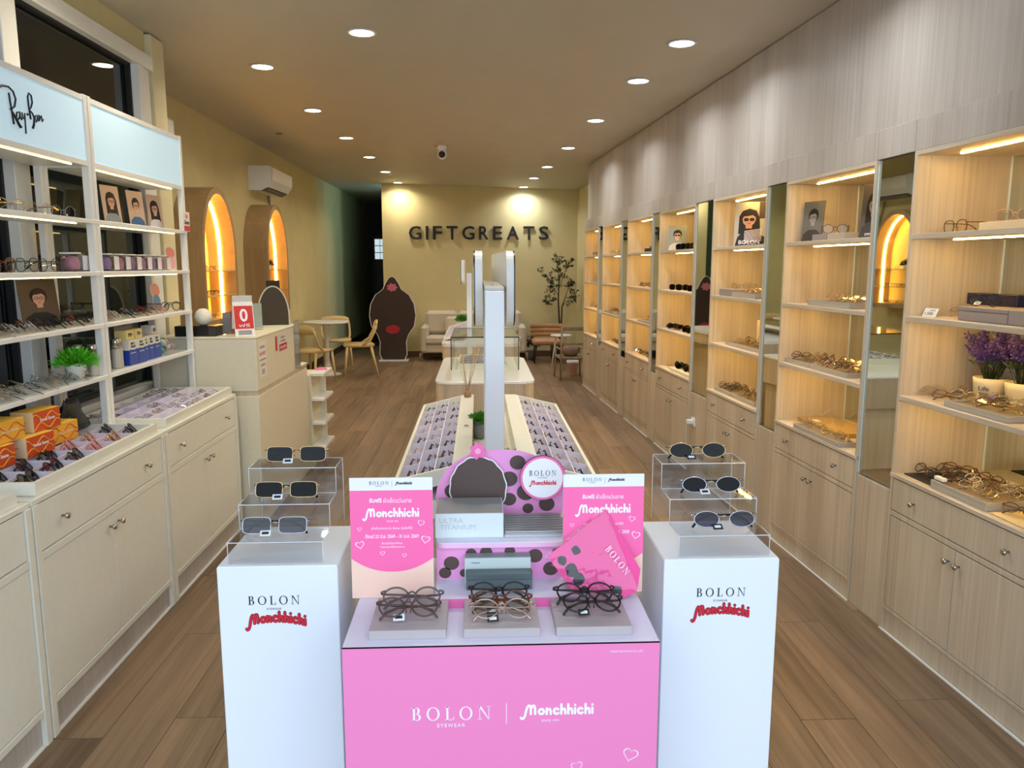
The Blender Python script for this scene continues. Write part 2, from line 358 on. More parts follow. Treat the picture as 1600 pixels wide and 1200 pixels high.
# ------------------------------------------------------------------ right display units
KNOB = M().lathe([(.004, 0), (.004, .012), (.009, .014), (.0115, .019), (.010, .024), (.004, .0265), (0, .027)], 12, T=Matrix.Rotation(radians(-90), 4, 'Y')).mesh('knob', CHROME)
KNOBL = M().lathe([(.004, 0), (.004, .012), (.009, .014), (.0115, .019), (.010, .024), (.004, .0265), (0, .027)], 12, T=Matrix.Rotation(radians(90), 4, 'Y')).mesh('knob', CHROME)
SHZ = [1.62, 1.305, .99]
DEP = .385
ORD = ['first (nearest)', 'second', 'third', 'fourth', 'fifth', 'sixth', 'seventh (farthest)']
CONT = ['with lavender pots on its third shelf', 'with two portrait cards on its top shelf', 'with a striped-shirt portrait on its top shelf',
        'with sunglasses in front of a portrait card on its top shelf', 'with a small black tray on its top shelf', 'second from the back end', 'at the back end beside the tall plant']
for ui, (a, b_) in enumerate(UE):
    w = b_-a
    t = thing('display_cabinet', 'pale wood lit cabinet, '+CONT[ui], 'cabinet', rw(0, a), RA, 'lit shelf cabinets along the right wall')
    obj('side_panel', M().box(0, DEP+.02, 0, .016, .0, 1.932, b=.001), PALE, t)
    obj('side_panel', M().box(0, DEP+.02, w-.016, w, .0, 1.932, b=.001), PALE, t)
    obj('back_mirror', M().box(DEP, DEP+.006, .016, w-.016, .67, 1.93), MIRROR, t)
    obj('mirror_edge', M().box(DEP-.003, DEP, w-.022, w-.016, .67, 1.915), EDGE, t); obj('mirror_edge', M().box(DEP-.003, DEP, .016, .022, .67, 1.915), EDGE, t)
    hd = obj('header', M().box(.0, DEP, .016, w-.016, 1.915, 1.932), PALEH, t)
    lo, hi = .16, w-.1
    obj('led_strip', M().box(.115, .125, lo, hi, 1.910, 1.915), LED, hd)
    for z in SHZ:
        sh = obj('shelf', M().box(.0, DEP-.002, .0165, w-.0165, z-.020, z, b=.0012), PALEH, t)
        obj('led_strip', M().box(.115, .125, lo, hi, z-.025, z-.020), LED, sh)
    obj('counter_board', M().box(-.004, DEP, .0, w, .655, .672, b=.0015), PALEH, t)
    obj('carcass', M().box(.022, DEP, .016, w-.016, .09, .654), P('carcass_dark', (70, 60, 48), .7), t)
    obj('rail', M().box(.0, .02, .016, w-.016, .498, .518, b=.001), PALE, t)
    dw = obj('drawer', M().box(.0, .02, .02, w-.02, .522, .650, b=.001), PALE, t)
    for ky in (.2*w, .8*w): mobj('knob', KNOB, dw, (0, ky, .586))
    for q in (0, 1):
        y0, y1 = (.02, w/2-.0015) if q == 0 else (w/2+.0015, w-.02)
        d = obj('door', M().box(.0, .02, y0, y1, .112, .494, b=.001), PALE, t)
        mobj('knob', KNOB, d, (0, w/2-.028 if q == 0 else w/2+.028, .445))
    obj('bottom_rail', M().box(-.001, .02, .016, w-.016, .096, .109, b=.001), PALE, t)
    obj('plinth', M().box(.006, .024, .016, w-.016, .006, .095), PALE, t)
    obj('floor_bead', M().box(-.004, .004, 0, w, 0, .006), WHITE, t)
mirs = [(-.54, -.28)]+[(UE[i][1], UE[i+1][0]) for i in range(6)]
mtxt = ['beside the nearest cabinet, at the edge of the photo', 'reflecting the glowing arch, nearest one in view', 'between the portrait card cabinet and the striped-shirt cabinet', 'widest one, above the white plug', 'fourth from the front', 'second from the back', 'rearmost one']
for mi_, (a, b_) in enumerate(mirs):
    w = b_-a
    t = thing('wall_mirror', 'tall narrow mirror between wood cabinets, '+mtxt[mi_], 'mirror', rw(.012, a), RA, 'narrow mirrors between the right cabinets')
    obj('mirror_glass', M().box(0, .006, .004, w-.004, .600, 1.93, b=.002), MIRROR, t)
    obj('mirror_edge', M().box(-.001, .005, 0, .004, .60, 1.93), EDGE, t); obj('mirror_edge', M().box(-.001, .005, w-.004, w, .60, 1.93), EDGE, t)
    obj('lower_panel', M().box(-.006, .012, .0, w, .0, .592, b=.0015), PALE, t)
    obj('filler', M().box(.012, .03, .0, w, .0, 1.93), PALE, t)
ot = thing('wall_socket', 'white socket with plugged-in adapter on the wood panel under the widest mirror', 'socket', rw(.006, 3.0, .385), RA)
obj('face_plate', M().box(-.008, 0, -.035, .035, -.03, .03, b=.002), WHITEG, ot)
obj('adapter', M().box(-.055, -.008, -.018, .018, -.012, .018, b=.004), WHITEG, ot)
obj('cable', M().tube([(-.05, .012, -.01), (-.052, .016, -.08), (-.045, .02, -.2), (-.06, .03, -.3), (-.05, .05, -.378)], .0015, 5), WHITEG, ot)

# ------------------------------------------------------------------ left white base cabinets and shelf units
LB = [(1.16, 2.335), (2.345, 3.355), (3.365, 4.365)]
LN = ['cut off by the left edge of the photo', 'in the middle, under the orange boxes', 'at the far end beside the reception counter']
for i, (a, b_) in enumerate(LB):
    w = b_-a
    t = thing('base_cabinet', 'white base cabinet '+LN[i], 'cabinet', (-1.37, a, 0), 0, 'white base cabinets on the left')
    obj('carcass', M().box(-.47, -.02, .0, w, .0, .77), CREAM, t)
    obj('top_board', M().box(-.50, .0, .0, w, .77, .788, b=.002), CREAM, t)
    obj('stile', M().box(-.02, .004, 0, .03, 0, .77, b=.0015), CREAM, t)
    obj('stile', M().box(-.02, .004, w-.03, w, 0, .77, b=.0015), CREAM, t)
    obj('rail', M().box(-.02, .002, .03, w-.03, .588, .612, b=.001), CREAM, t)
    obj('rail', M().box(-.02, .002, .03, w-.03, .105, .128, b=.001), CREAM, t)
    dw = obj('drawer', M().box(-.02, -.002, .033, w-.033, .616, .766, b=.001), CREAM, t)
    for ky in (.16*w, .8*w): mobj('knob', KNOBL, dw, (0, ky, .69))
    for q in (0, 1):
        y0, y1 = (.033, w/2-.0012) if q == 0 else (w/2+.0012, w-.033)
        d = obj('door', M().box(-.02, -.002, y0, y1, .131, .585, b=.001), CREAM, t)
        mobj('knob', KNOBL, d, (0, w/2-.035 if q == 0 else w/2+.035, .545))
    obj('plinth', M().box(-.02, -.012, .03, w-.03, .004, .105), PALE_UP, t)
    obj('floor_bead', M().box(-.012, .0, .03, w-.03, 0, .005), WHITE, t)

def cell_tray(name, label, X0, X1, Y0, Y1, z0, z1, nx, ny, group, fr=.014, z1b=None, cat='tray', deep=None):
    """rimmed tray with lilac compartments; nx across x, ny along y. z1b: rim height at X1 side"""
    t = thing(name, label, cat, (X0, Y0, z0), 0, group)
    w, l, h = X1-X0, Y1-Y0, z1-z0
    hb = (z1b-z0) if z1b else h
    def H(x): return h+(hb-h)*x/w
    def slab(x0, x1, y0, y1, lo, e):
        vs = [(x0, y0, lo(x0)), (x0, y0, H(x0)+e), (x0, y1, lo(x0)), (x0, y1, H(x0)+e), (x1, y0, lo(x1)), (x1, y0, H(x1)+e), (x1, y1, lo(x1)), (x1, y1, H(x1)+e)]
        return M().add(vs, [(0, 1, 3, 2), (4, 6, 7, 5), (0, 4, 5, 1), (2, 3, 7, 6), (0, 2, 6, 4), (1, 5, 7, 3)])
    dp = min(h, hb) if not deep else deep
    lo = lambda x: H(x)-dp*.999
    obj('rim', slab(0, fr, 0, l, lo, 0), TRAYW, t); obj('rim', slab(w-fr, w, 0, l, lo, 0), TRAYW, t)
    obj('rim', slab(fr, w-fr, 0, fr, lo, 0), TRAYW, t); obj('rim', slab(fr, w-fr, l-fr, l, lo, 0), TRAYW, t)
    bt = M().add([(fr, fr, lo(fr)+.003), (w-fr, fr, lo(w-fr)+.003), (w-fr, l-fr, lo(w-fr)+.003), (fr, l-fr, lo(fr)+.003)], [(0, 1, 2, 3)])
    obj('liner', bt, LILAC, t)
    for i in range(1, nx):
        x = fr+(w-2*fr)*i/nx; obj('divider', slab(x-.002, x+.002, fr, l-fr, lo, -.004), LILAC, t)
    for j in range(1, ny):
        y = fr+(l-2*fr)*j/ny; obj('divider', slab(fr, w-fr, y-.0015, y+.0015, lo, -.006), LILAC, t)
    cells = []
    for i in range(nx):
        for j in range(ny):
            x = fr+(w-2*fr)*(i+.5)/nx; y = fr+(l-2*fr)*(j+.5)/ny
            cells.append((X0+x, Y0+y, z0+lo(x)+.004, i, j))
    return t, cells
TA, cellsA = cell_tray('compartment_tray', 'white tray of sunglasses in lilac compartments, beside the orange boxes', -1.80, -1.385, 2.40, 3.325, .789, .83, 4, 6, 'compartment trays on the white cabinets')
TB, cellsB = cell_tray('compartment_tray', 'white tray with lilac compartments at the far end, beside the reception counter', -1.80, -1.385, 3.425, 4.345, .789, .83, 5, 6, 'compartment trays on the white cabinets')
T0, cells0 = cell_tray('compartment_tray', 'white compartment tray cut off by the left edge of the photo', -1.80, -1.385, 1.4, 2.30, .789, .83, 4, 6, 'compartment trays on the white cabinets')

LSZ = [1.69, 1.475, 1.255, 1.035]
for i, (a, b_) in enumerate([(2.37, 3.385), (3.39, 4.41)]):
    w = b_-a
    t = thing('display_shelf', ['white open shelf rack under the blue-white lettered light box, nearer one', 'white open shelf rack under the blank light box, farther one'][i], 'shelf', (-1.6, a, .79), 0, 'white open racks against the window')
    for y0 in (0, w-.028):
        obj('post', M().box(-.03, 0, y0, y0+.028, 0, 1.40, b=.002), WHITE, t)
        obj('post', M().box(-.225, -.197, y0, y0+.028, 0, 1.40, b=.002), WHITE, t)
    for k, z in enumerate(LSZ):
        z -= .79
        sh = obj('shelf', M().box(-.225, .002, .0, w, z-.018, z, b=.0015), WHITE, t)
        if k < 2: obj('led_strip', M().box(-.034, -.026, .03, w-.11, z-.0225, z-.018), LEDC, sh)
    lb = obj('light_box', M().box(-.225, -.002, .028, w-.028, 1.115, 1.135).box(-.225, -.002, .028, w-.028, 1.375, 1.395).box(-.225, -.215, .028, w-.028, 1.135, 1.375), WHITE, t)
    fcm = EM('light_box_face', (186, 214, 230), .42)
    obj('diffuser', M().box(-.012, -.006, .028, w-.028, 1.135, 1.375), fcm, lb)
    obj('led_strip', M().box(-.034, -.026, .03, w-.11, 1.1105, 1.115), LEDC, lb)
    if i == 0:
        mb = M()
        # hand-drawn script, stroke by stroke; u along the shelf, v up (units of the letter height)
        S = [([(-1.95, .35), (-1.9, .8), (-1.5, 1.05), (-1.0, 1.12), (-.62, .95), (-.45, .55), (-.6, .1), (-.9, -.12), (-1.05, -.15)], [.05, .06, .07, .06, .05, .05, .05, .04, .03]),
             ([(-.98, .78), (-.95, .3), (-.88, -.2), (-.8, -.95)], .055), ([(-.96, -.1), (-.75, -.35), (-.35, -.9), (-.22, -1.02)], [.04, .06, .085, .09]),
             ([(-.2, -.12), (-.45, -.2), (-.52, -.5), (-.38, -.6), (-.24, -.4), (-.18, -.12), (-.2, -.5), (-.1, -.55), (0, -.35)], .04),
             ([(.02, -.1), (0, -.4), (.12, -.45), (.24, -.1), (.22, -.5), (.2, -1.3)], .04),
             ([(.44, -.1), (.5, -.12)], .075),
             ([(.74, -.35), (.66, .4), (.64, .95), (.78, 1.2), (.98, 1.1), (1.02, .7), (.85, .35), (.7, .2), (.95, .05), (1.08, -.2), (1.0, -.6), (.85, -.85)], [.05, .05, .045, .045, .045, .045, .04, .04, .045, .05, .065, .07]),
             ([(1.38, .02), (1.18, -.05), (1.12, -.32), (1.24, -.4), (1.36, -.2), (1.4, .05), (1.4, -.25), (1.5, -.28)], .04),
             ([(1.56, .1), (1.56, -.25), (1.66, .0), (1.76, .1), (1.8, -.1), (1.82, -.25), (1.95, -.1)], .04)]
        for pts, r in S:
            sc = .062; rr = [q*sc for q in r] if isinstance(r, list) else r*sc
            mb.tube([(0, p[0]*sc, p[1]*sc) for p in pts], rr, 8)
        mb.v = [(x, y*1.13, z*.95) for x, y, z in mb.v]
        obj('script_lettering', mb, INK, lb, (-.004, .545, 1.25))
# ------------------------------------------------------------------ reception counter
t = thing('reception_counter', 'cream reception counter with taped notices, left of the aisle', 'counter', (-1.26, 4.42, 0))
obj('upper_body', M().box(-.55, 0, 0, 1.02, .79, 1.09, b=.003), CREAM2, t)
obj('countertop', M().box(-.55, .002, -.002, 1.03, 1.09, 1.10, b=.002), CREAM2, t)
obj('band', M().box(-.545, -.004, .004, 1.27, .762, .79), PALE, t)
obj('lower_body', M().box(-.55, 0, 0, 1.27, 0, .762, b=.003), CREAM2, t)
obj('ledge', M().box(-.55, .001, 1.02, 1.275, .79, .80, b=.002), CREAM2, t)
def notice(parent, loc, w, h, lines, rot=FX, pale=(232, 226, 220)):
    o = obj('notice', M().box(-w/2, w/2, -h/2, h/2, 0, .0012), P('paper%d' % pale[0], pale, .4), parent, loc, rot)
    for (s, y, ww, hh, c) in lines:
        v, f = text_geo(s, ww, hh, .0006); obj('notice_print', M().add(v, f), c, o, (0, y, .0012))
    return o
notice(t, (.001, .12, .965), .16, .21, [('ประกาศ', .07, .09, .02, INKG), ('NO ENTRY', .03, .12, .02, REDI), ('กรุณาติดต่อพนักงาน', -.005, .13, .013, INKG), ('ก่อนใช้บริการ', -.035, .1, .012, INKG), ('III', -.075, .05, .03, INKG)])
n2 = notice(t, (.001, .60, 1.015), .20, .11, [('แจ้งราคา', .035, .1, .016, INKG), ('ตรวจวัดสายตา', .012, .12, .014, INKG)], pale=(225, 215, 208))
obj('notice_band', M().box(-.095, .095, -.05, -.008, .0012, .002), P('notice_red', (190, 45, 50), .5), n2)
v, f = text_geo('OPTICAL SERVICE', .15, .016, .0005); obj('notice_print', M().add(v, f), INKW, n2, (0, -.03, .002))
obj('red_tag', M().box(-.02, .02, -.045, .045, 0, .001), P('notice_red', (190, 45, 50), .5), t, (.001, .44, 1.02), FX)
ps = obj('paper_stand', M().box(.004, .006, .90, 1.06, .80, 1.13).box(.004, .05, .90, 1.06, .80, .803), ACRY, t)
obj('sheet', M().box(.0025, .0035, .91, 1.05, .81, 1.115), P('paper_sheet', (225, 216, 210), .5), ps)

def card(name, label, cat, w, h, loc, rz, tilt, bgc, hair, skin, cloth, group=None, lens=(30, 30, 32), rot0=FX, long=False, side=0, extra=None, mono=False, sun=False):
    """cardboard portrait: flat print of a generic head wearing glasses"""
    t = thing(name, label, cat, loc, 0, group, rot=(Euler((0, 0, rz)).to_matrix() @ Euler((tilt, 0, 0)).to_matrix()).to_euler())
    # local: x across, z up, faces -y
    obj('board', M().box(-w/2, w/2, 0, .003, 0, h, b=.0005), P('card_%d_%d_%d' % bgc, bgc, .45), t)
    T = Matrix.Rotation(radians(90), 4, 'X')
    mb = M(); e = .0004
    def ell(cx, cy, rx, ry, lv, mi, n=20, a0=0, a1=2*pi):
        mb.prism([(cx+rx*cos(a0+(a1-a0)*i/n), cy+ry*sin(a0+(a1-a0)*i/n)) for i in range(n)], e*lv, e*(lv+1), mi, T)
    cx = side*w; cy = .58*h; r = .17*w if not long else .2*w
    hl = .30*h if long else .0
    if long: mb.prism([(cx-r*1.5, cy-hl), (cx-r*1.45, cy+.1*h), (cx-r, cy+.22*h), (cx, cy+.27*h), (cx+r, cy+.22*h), (cx+r*1.5, cy+.05*h), (cx+r*1.7, cy-hl*1.2)], 0, e, 0, T)
    else: ell(cx, cy+.07*h, r*1.35, h*.17, 0, 0)
    mb.prism([(-w*.46, 0.001), (w*.46, .001), (w*.4, h*.2), (cx+r*1.0, h*.3), (cx-r, h*.3), (-w*.4, h*.2)], e, 2*e, 2, T)
    mb.prism([(cx-r*.45, cy-.3*h*.6), (cx+r*.45, cy-.3*h*.6), (cx+r*.5, cy-.05*h), (cx-r*.5, cy-.05*h)], 2*e, 3*e, 1, T)
    mb.prism([(cx+r*x, cy+h*.125*y) for x, y in [(-.1, -1.05), (.25, -1.02), (.7, -.6), (.95, .1), (.9, .7), (.5, 1.1), (-.1, 1.15), (-.7, .9), (-.98, .3), (-.85, -.45), (-.4, -.98)]], 3*e, 4*e, 1, T)
    mb.prism([(cx+r*x, cy+h*.125*y) for x, y in [(-1.1, .1), (-.8, .75), (-.2, .8), (.5, .95), (1.05, .4), (1.15, .9), (.5, 1.5), (-.5, 1.5), (-1.15, .9)]], 4*e, 5*e, 0, T)
    for sg in (-1, 1):
        if sun: ell(cx+sg*r*.42, cy+h*.02, r*.38, h*.04, 5, 3, 14)
        else:
            for i in range(12):
                a, b2 = 2*pi*i/12, 2*pi*(i+1)/12
                q = lambda an, k: (cx+sg*r*.42+r*.36*k*cos(an), cy+h*.02+h*.04*k*sin(an))
                mb.prism([q(a, 1), q(b2, 1), q(b2, .78), q(a, .78)], 5*e, 6*e, 3, T)
            ell(cx+sg*r*.42, cy+h*.02, r*.13, h*.010, 5, 3, 8)
    mb.prism([(cx-r*.08, cy+h*.022), (cx+r*.08, cy+h*.022), (cx+r*.08, cy+h*.03), (cx-r*.08, cy+h*.03)], 5*e, 6*e, 3, T)
    mb.prism([(cx-r*.07, cy-h*.038), (cx+r*.12, cy-h*.038), (cx+r*.03, cy-h*.01)], 4*e, 5*e, 5, T)
    mb.prism([(cx-r*.28, cy-h*.07), (cx, cy-h*.082), (cx+r*.28, cy-h*.07), (cx+r*.1, cy-h*.06), (cx-r*.1, cy-h*.06)], 4*e, 5*e, 4, T)
    lipc = (90, 80, 78) if mono else (190, 70, 75)
    ms = [P('hair_%d_%d_%d' % hair, hair, .6), P('skin_%d_%d_%d' % skin, skin, .6), P('cloth_%d_%d_%d' % cloth, cloth, .6), P('ink_%d' % lens[0], lens, .4), P('lip_%d' % lipc[0], lipc, .5), P('shade_%d' % skin[0], tuple(int(v*.8) for v in skin), .6)]
    obj('portrait_print', mb, ms, t)
    if extra: extra(t, w, h)
    return t
FL = radians(90)   # rz for cards facing +X
# ------------------------------------------------------------------ eyewear
def outline(kind, w, h, n):
    pts = []
    for i in range(n):
        a = 2*pi*i/n; c, s = cos(a), sin(a)
        if kind == 'round': x, y = c, s
        elif kind == 'boston': x, y = c*(1-.06*(s < 0)*abs(s)), (s if s < 0 else s*.9)
        elif kind == 'rect': p = .42; x = math.copysign(abs(c)**p, c); y = math.copysign(abs(s)**p, s)
        elif kind == 'soft': p = .7; x = math.copysign(abs(c)**p, c); y = math.copysign(abs(s)**p, s); y *= 1
        elif kind == 'oval': x, y = c, s*.98
        elif kind == 'aviator': x, y = c*(1-.12*(s < 0)*abs(s)), s*(1 if s > 0 else 1.08)
        else: x, y = c, s
        pts.append((x*w/2, y*h/2))
    return pts
_gm = {}
def glasses_parts(kind, W_, lw, lh, r, pose, tilt, n, k, tr):
    """lists of builders: frame, lens L, lens R, temple L, temple R, in one local frame resting on z=0"""
    br = W_-2*lw-.012
    fr = M(); le = []; te = []
    def bend(x): return -.004*(1-(2*x/W_)**2)   # slight face wrap
    for sg in (-1, 1):
        cx = sg*(lw/2+br/2)
        ol = outline(kind, lw, lh, n)
        fr.tube([(cx+sg*x if sg < 0 else cx+x, bend(cx+x), y) for x, y in ol], r, k, True)
        l = M(); l.add([(cx+(sg*x if sg < 0 else x)*.97, bend(cx+x), y*.97) for x, y in ol], [tuple(range(n))]); le.append(l)
        hx = sg*W_/2; hz = lh*.28
        fr.tube([(cx+sg*lw*.47, bend(cx), hz), (hx, .002, hz), (hx, .008, hz)], r*1.1, k)
        te_ = M()
        if pose == 'open':
            te_.tube([(hx, .006, hz), (hx*1.0, .05, hz), (hx*.99, .095, hz-.002), (hx*.97, .118, hz-.012), (hx*.95, .138, hz-.03)], [tr, tr, tr, tr*1.3, tr*1.2], k)
        else:
            o = .010 if sg < 0 else .015
            te_.tube([(hx, .008, hz), (hx*.9, o, hz), (-hx*.35, o+.004, hz-.002), (-hx*.72, o+.004, hz-.012), (-hx*.9, o+.003, hz-.028)], [tr, tr, tr, tr*1.4, tr*1.2], k)
        te.append(te_)
    fr.tube([(-br/2-.001, bend(0), lh*.12), (0, bend(0)-.002, lh*.2), (br/2+.001, bend(0), lh*.12)], r*1.05, k)
    if n > 14:
        for sg in (-1, 1): fr.tube([(sg*br*.42, 0, -lh*.02), (sg*br*.3, .006, -lh*.08), (sg*br*.3, .008, -lh*.18)], r*.6, 4)
    allb = [fr]+le+te
    Rm = Matrix.Rotation(tilt, 4, 'X')
    if pose == 'tent':
        Rf = Matrix.Rotation(radians(-24), 4, 'X'); Rt_ = Matrix.Rotation(radians(30), 4, 'X')
        top = Matrix.Translation((0, 0, -lh*.5)); 
        for i, b in enumerate(allb): b.v = [tuple((Rf if i < 3 else Rt_) @ (top @ Vector(v))) for v in b.v]
    for b in allb: b.v = [tuple(Rm @ Vector(v)) for v in b.v]
    mz = min(v[2] for b in allb for v in b.v)
    for b in allb: b.v = [(v[0], v[1], v[2]-mz) for v in b.v]
    return allb
FRM = {'black': P('frame_black', (18, 17, 18), .25), 'gold': P('frame_gold', (204, 180, 132), .25, .9), 'rose': P('frame_rose', (208, 172, 152), .28, .8),
       'silver': P('frame_silver', (190, 190, 195), .25, .95), 'tort': P('frame_tortoise', (92, 52, 26), .25, noise=.6, nscale=160), 'brown': P('frame_brown', (84, 62, 54), .25),
       'clear': P('frame_clear', (214, 200, 190), .15, spec=.8), 'grey': P('frame_grey', (95, 88, 88), .25), 'green': P('frame_green', (70, 80, 60), .3), 'red': P('frame_red', (150, 50, 45), .3), 'pink': P('frame_pink', (225, 150, 150), .3)}
LNS = {'clear': LENSM, 'green': GL('lens_green', (26, 30, 22), .02), 'black': GL('lens_black', (8, 8, 9), .015), 'violet': GL('lens_violet', (84, 74, 108), .03), 'brown': GL('lens_brown', (70, 45, 32), .06), 'smoke': GL('lens_smoke', (92, 88, 104), .05), 'pinkish': GL('lens_pink', (190, 150, 140), .12)}
def glasses(label, group, loc, rz, kind='boston', col='black', lens='clear', pose='fold', tilt=0, W_=.13, lw=.05, lh=.043, r=.0016, near=True, tcol=None, tr=None, cat=None, tagc=None):
    """one pair: near ones keep their parts, far ones are one mesh"""
    tr = tr or r*1.1; name = 'sunglasses' if lens not in ('clear',) else 'eyeglasses'
    n, k = (28, 6) if near == 2 else (16, 5) if near else (12, 3)
    key = (kind, col, lens, pose, round(tilt, 2), W_, lw, lh, r, near, tcol, tr)
    fm = FRM[col]; tm = FRM[tcol or col]; lm = LNS[lens]
    if key not in _gm:
        pr = glasses_parts(kind, W_, lw, lh, r, pose, tilt, n, k, tr)
        if near: _gm[key] = [('frame', pr[0].mesh('frame', fm)), ('lens', pr[1].mesh('lens', lm)), ('lens', pr[2].mesh('lens', lm)), ('temple', pr[3].mesh('temple', tm)), ('temple', pr[4].mesh('temple', tm))]
        else:
            b = M()
            for i, q in enumerate(pr): b.add(q.v, q.f, 0 if i in (0, 3, 4) else 1, i in (0, 3, 4))
            _gm[key] = b.mesh(name, [fm, lm])
    if near:
        t = thing(name, label, cat or name, loc, rz, group)
        for nm, me in _gm[key]: mobj(nm, me, t)
        if tagc: 
            tg = obj('price_tag', M().box(-.011, .011, -.0006, .0006, -.014, .0, b=.0003), P('tag_'+tagc, {'w': (225, 228, 230), 'k': (40, 40, 42)}[tagc], .4), t, (-.018, -.008, .016), (-.9, 0, .1))
            obj('tag_print', M().box(-.007, .007, -.0009, -.0006, -.010, -.004), P('tag_'+('k' if tagc == 'w' else 'w'), (40, 40, 42) if tagc == 'w' else (225, 228, 230), .4), tg)
    else:
        t = mobj(name, _gm[key], None, loc, (0, 0, rz)); tag(t, label, cat or name, group)
    return t
# ------------------------------------------------------------------ promotional display in front
PINK = P('promo_pink', (242, 134, 188), .4); PINKL = P('poster_pink', (254, 108, 172), .4); LAV = P('lavender_white', (226, 222, 240), .4)
PODW = P('podium_white', (232, 236, 244), .35); PEACH = P('poster_peach', (250, 208, 188), .45)
def bubble_strokes():
    """rounded hand-drawn word, as centre lines; x-height 1"""
    S = []; x = 0
    S.append([(-.55, -.42), (-.42, -.62), (-.2, -.55), (.0, -.1), (.12, .6), (.3, 1.25)]); S.append([(.3, 1.25), (.48, 1.5), (.66, 1.4), (.74, 1.0), (.76, .12)]); S.append([(.8, 1.05), (1.0, 1.48), (1.2, 1.42), (1.3, 1.0), (1.32, .12)])
    x = 1.75; S.append([(x+.38+.34*cos(2*pi*i/10), .48+.40*sin(2*pi*i/10)) for i in range(11)])
    def n(x): return [[(x, .95), (x, .08)], [(x, .5), (x+.16, .85), (x+.42, .85), (x+.52, .5), (x+.53, .08)]]
    S += n(2.82)
    def c(x): return [[(x+.58, .78), (x+.36, .95), (x+.08, .8), (x, .5), (x+.1, .18), (x+.36, .05), (x+.6, .2)]]
    def h(x): return [[(x, 1.55), (x, .08)], [(x, .5), (x+.16, .85), (x+.42, .85), (x+.52, .5), (x+.53, .08)]]
    S += c(3.75)+h(4.72)+h(5.62); S.append([(6.52, .92), (6.52, .08)]); S.append([(6.52, 1.42), (6.52, 1.44)])
    S += c(6.90)+h(7.88); S.append([(8.78, .92), (8.78, .08)]); S.append([(8.78, 1.42), (8.78, 1.44)])
    return S
BS = bubble_strokes()
def bubble(name, parent, w, h, loc, rot, mat, under=None, arc=0.0, bold=None):
    mb = M(); x0, x1, y0, y1 = -.75, 8.98, -.7, 1.7; k = w/(x1-x0); ky = h/(y1-y0)
    def put(wd, z0, z1, mi):
        for st in BS:
            P_ = []
            for (x, y) in st:
                X = (x-(x0+x1)/2)*k; Y = (y-(y0+y1)/2)*ky; Y += arc*(1-(2*X/w)**2)-arc*.5; P_.append((X, Y))
            r = wd*(k+ky)*.5
            for (x, y) in P_: z1 += 2e-6; mb.prism([(x+r*cos(2*pi*i/10+.39), y+r*sin(2*pi*i/10+.39)) for i in range(10)], z0, z1, mi)
            for a, b in zip(P_, P_[1:]):
                d = hypot(b[0]-a[0], b[1]-a[1])
                if d < 1e-7: continue
                nx, ny = -(b[1]-a[1])/d*r, (b[0]-a[0])/d*r; z1 += 2e-6
                mb.prism([(a[0]+nx, a[1]+ny), (b[0]+nx, b[1]+ny), (b[0]-nx, b[1]-ny), (a[0]-nx, a[1]-ny)], z0, z1, mi)
    if under: put(.245, 0, .0005, 1); put(.155, .0010, .0013, 0)
    else: put(.165, 0, .0006, 0)
    return obj(name, mb, [mat]+([under] if under else []), parent, loc, rot)
def heart(mb, cx, cy, s, t=.0006, wd=.12, mi=0, rot=0):
    pts = []
    for i in range(28):
        a = 2*pi*i/28; x = .94*sin(a)**3; y = (13*cos(a)-5*cos(2*a)-2*cos(3*a)-cos(4*a))/17
        pts.append((x, y))
    c_, s_ = cos(rot), sin(rot)
    def q(p, k): x, y = p[0]*k*s, (p[1]*k)*s; return (cx+x*c_-y*s_, cy+x*s_+y*c_)
    for i in range(28):
        a, b = pts[i], pts[(i+1) % 28]
        mb.prism([q(a, 1), q(b, 1), q(b, 1-wd), q(a, 1-wd)], 0, t, mi)
for side, (x0, nm, lab) in enumerate([(-.549, 'left', 'left'), (.392, 'right', 'right')]):
    t = thing('podium', 'tall white cardboard podium with red lettering, on the %s of the pink box' % nm, 'podium', (x0, 1.56, 0), 0, 'white podiums beside the pink box')
    obj('body', M().box(0, .25, 0, .25, 0, .878, b=.0015), PODW, t)
    obj('top_sheet', M().box(.002, .248, .002, .248, .878, .880), PODW, t)
    serif('serif_lettering', t, 'BOLON', .106, .0190, (.115 if side == 0 else .125, -.0002, .805), FZ, INK)
    v, f = text_geo('EYEWEAR', .030, .0045, .0005, sp=1.3); obj('small_lettering', M().add(v, f), INKG, t, (.115 if side == 0 else .125, -.0002, .786), FZ)
    bubble('bubble_lettering', t, .128, .034, (.117 if side == 0 else .125, -.0002, .759), FZ, REDI, REDD, arc=.010)
# the pink box
t = thing('display_plinth', 'low pink-fronted cardboard box between the two white podiums', 'plinth', (-.257, 1.355, 0))
obj('body', M().box(0, .594, .002, .44, 0, .798, b=.001), LAV, t)
obj('front_panel', M().box(0, .594, 0, .002, 0, .800), PINK, t)
obj('top_sheet', M().box(.0, .594, .0, .44, .798, .800), LAV, t)
serif('serif_lettering', t, 'BOLON', .148, .0265, (.200, -.0002, .664), FZ, INKW)
v, f = text_geo('EYEWEAR', .052, .0068, .0005, sp=1.3); obj('small_lettering', M().add(v, f), INKW, t, (.200, -.0002, .640), FZ)
obj('divider_line', M().box(.304, .3052, -.0008, 0, .640, .682), INKW, t)
bubble('bubble_lettering', t, .142, .031, (.400, -.0002, .664), FZ, INKW)
v, f = text_geo('SINCE 1974', .034, .0042, .0005); obj('small_lettering', M().add(v, f), INKW, t, (.388, -.0002, .645), FZ)
v, f = text_geo('©2025 SEKIGUCHI CO.,LTD.', .062, .0042, .0005); obj('small_lettering', M().add(v, f), INKW, t, (.532, -.0002, .782), FZ)
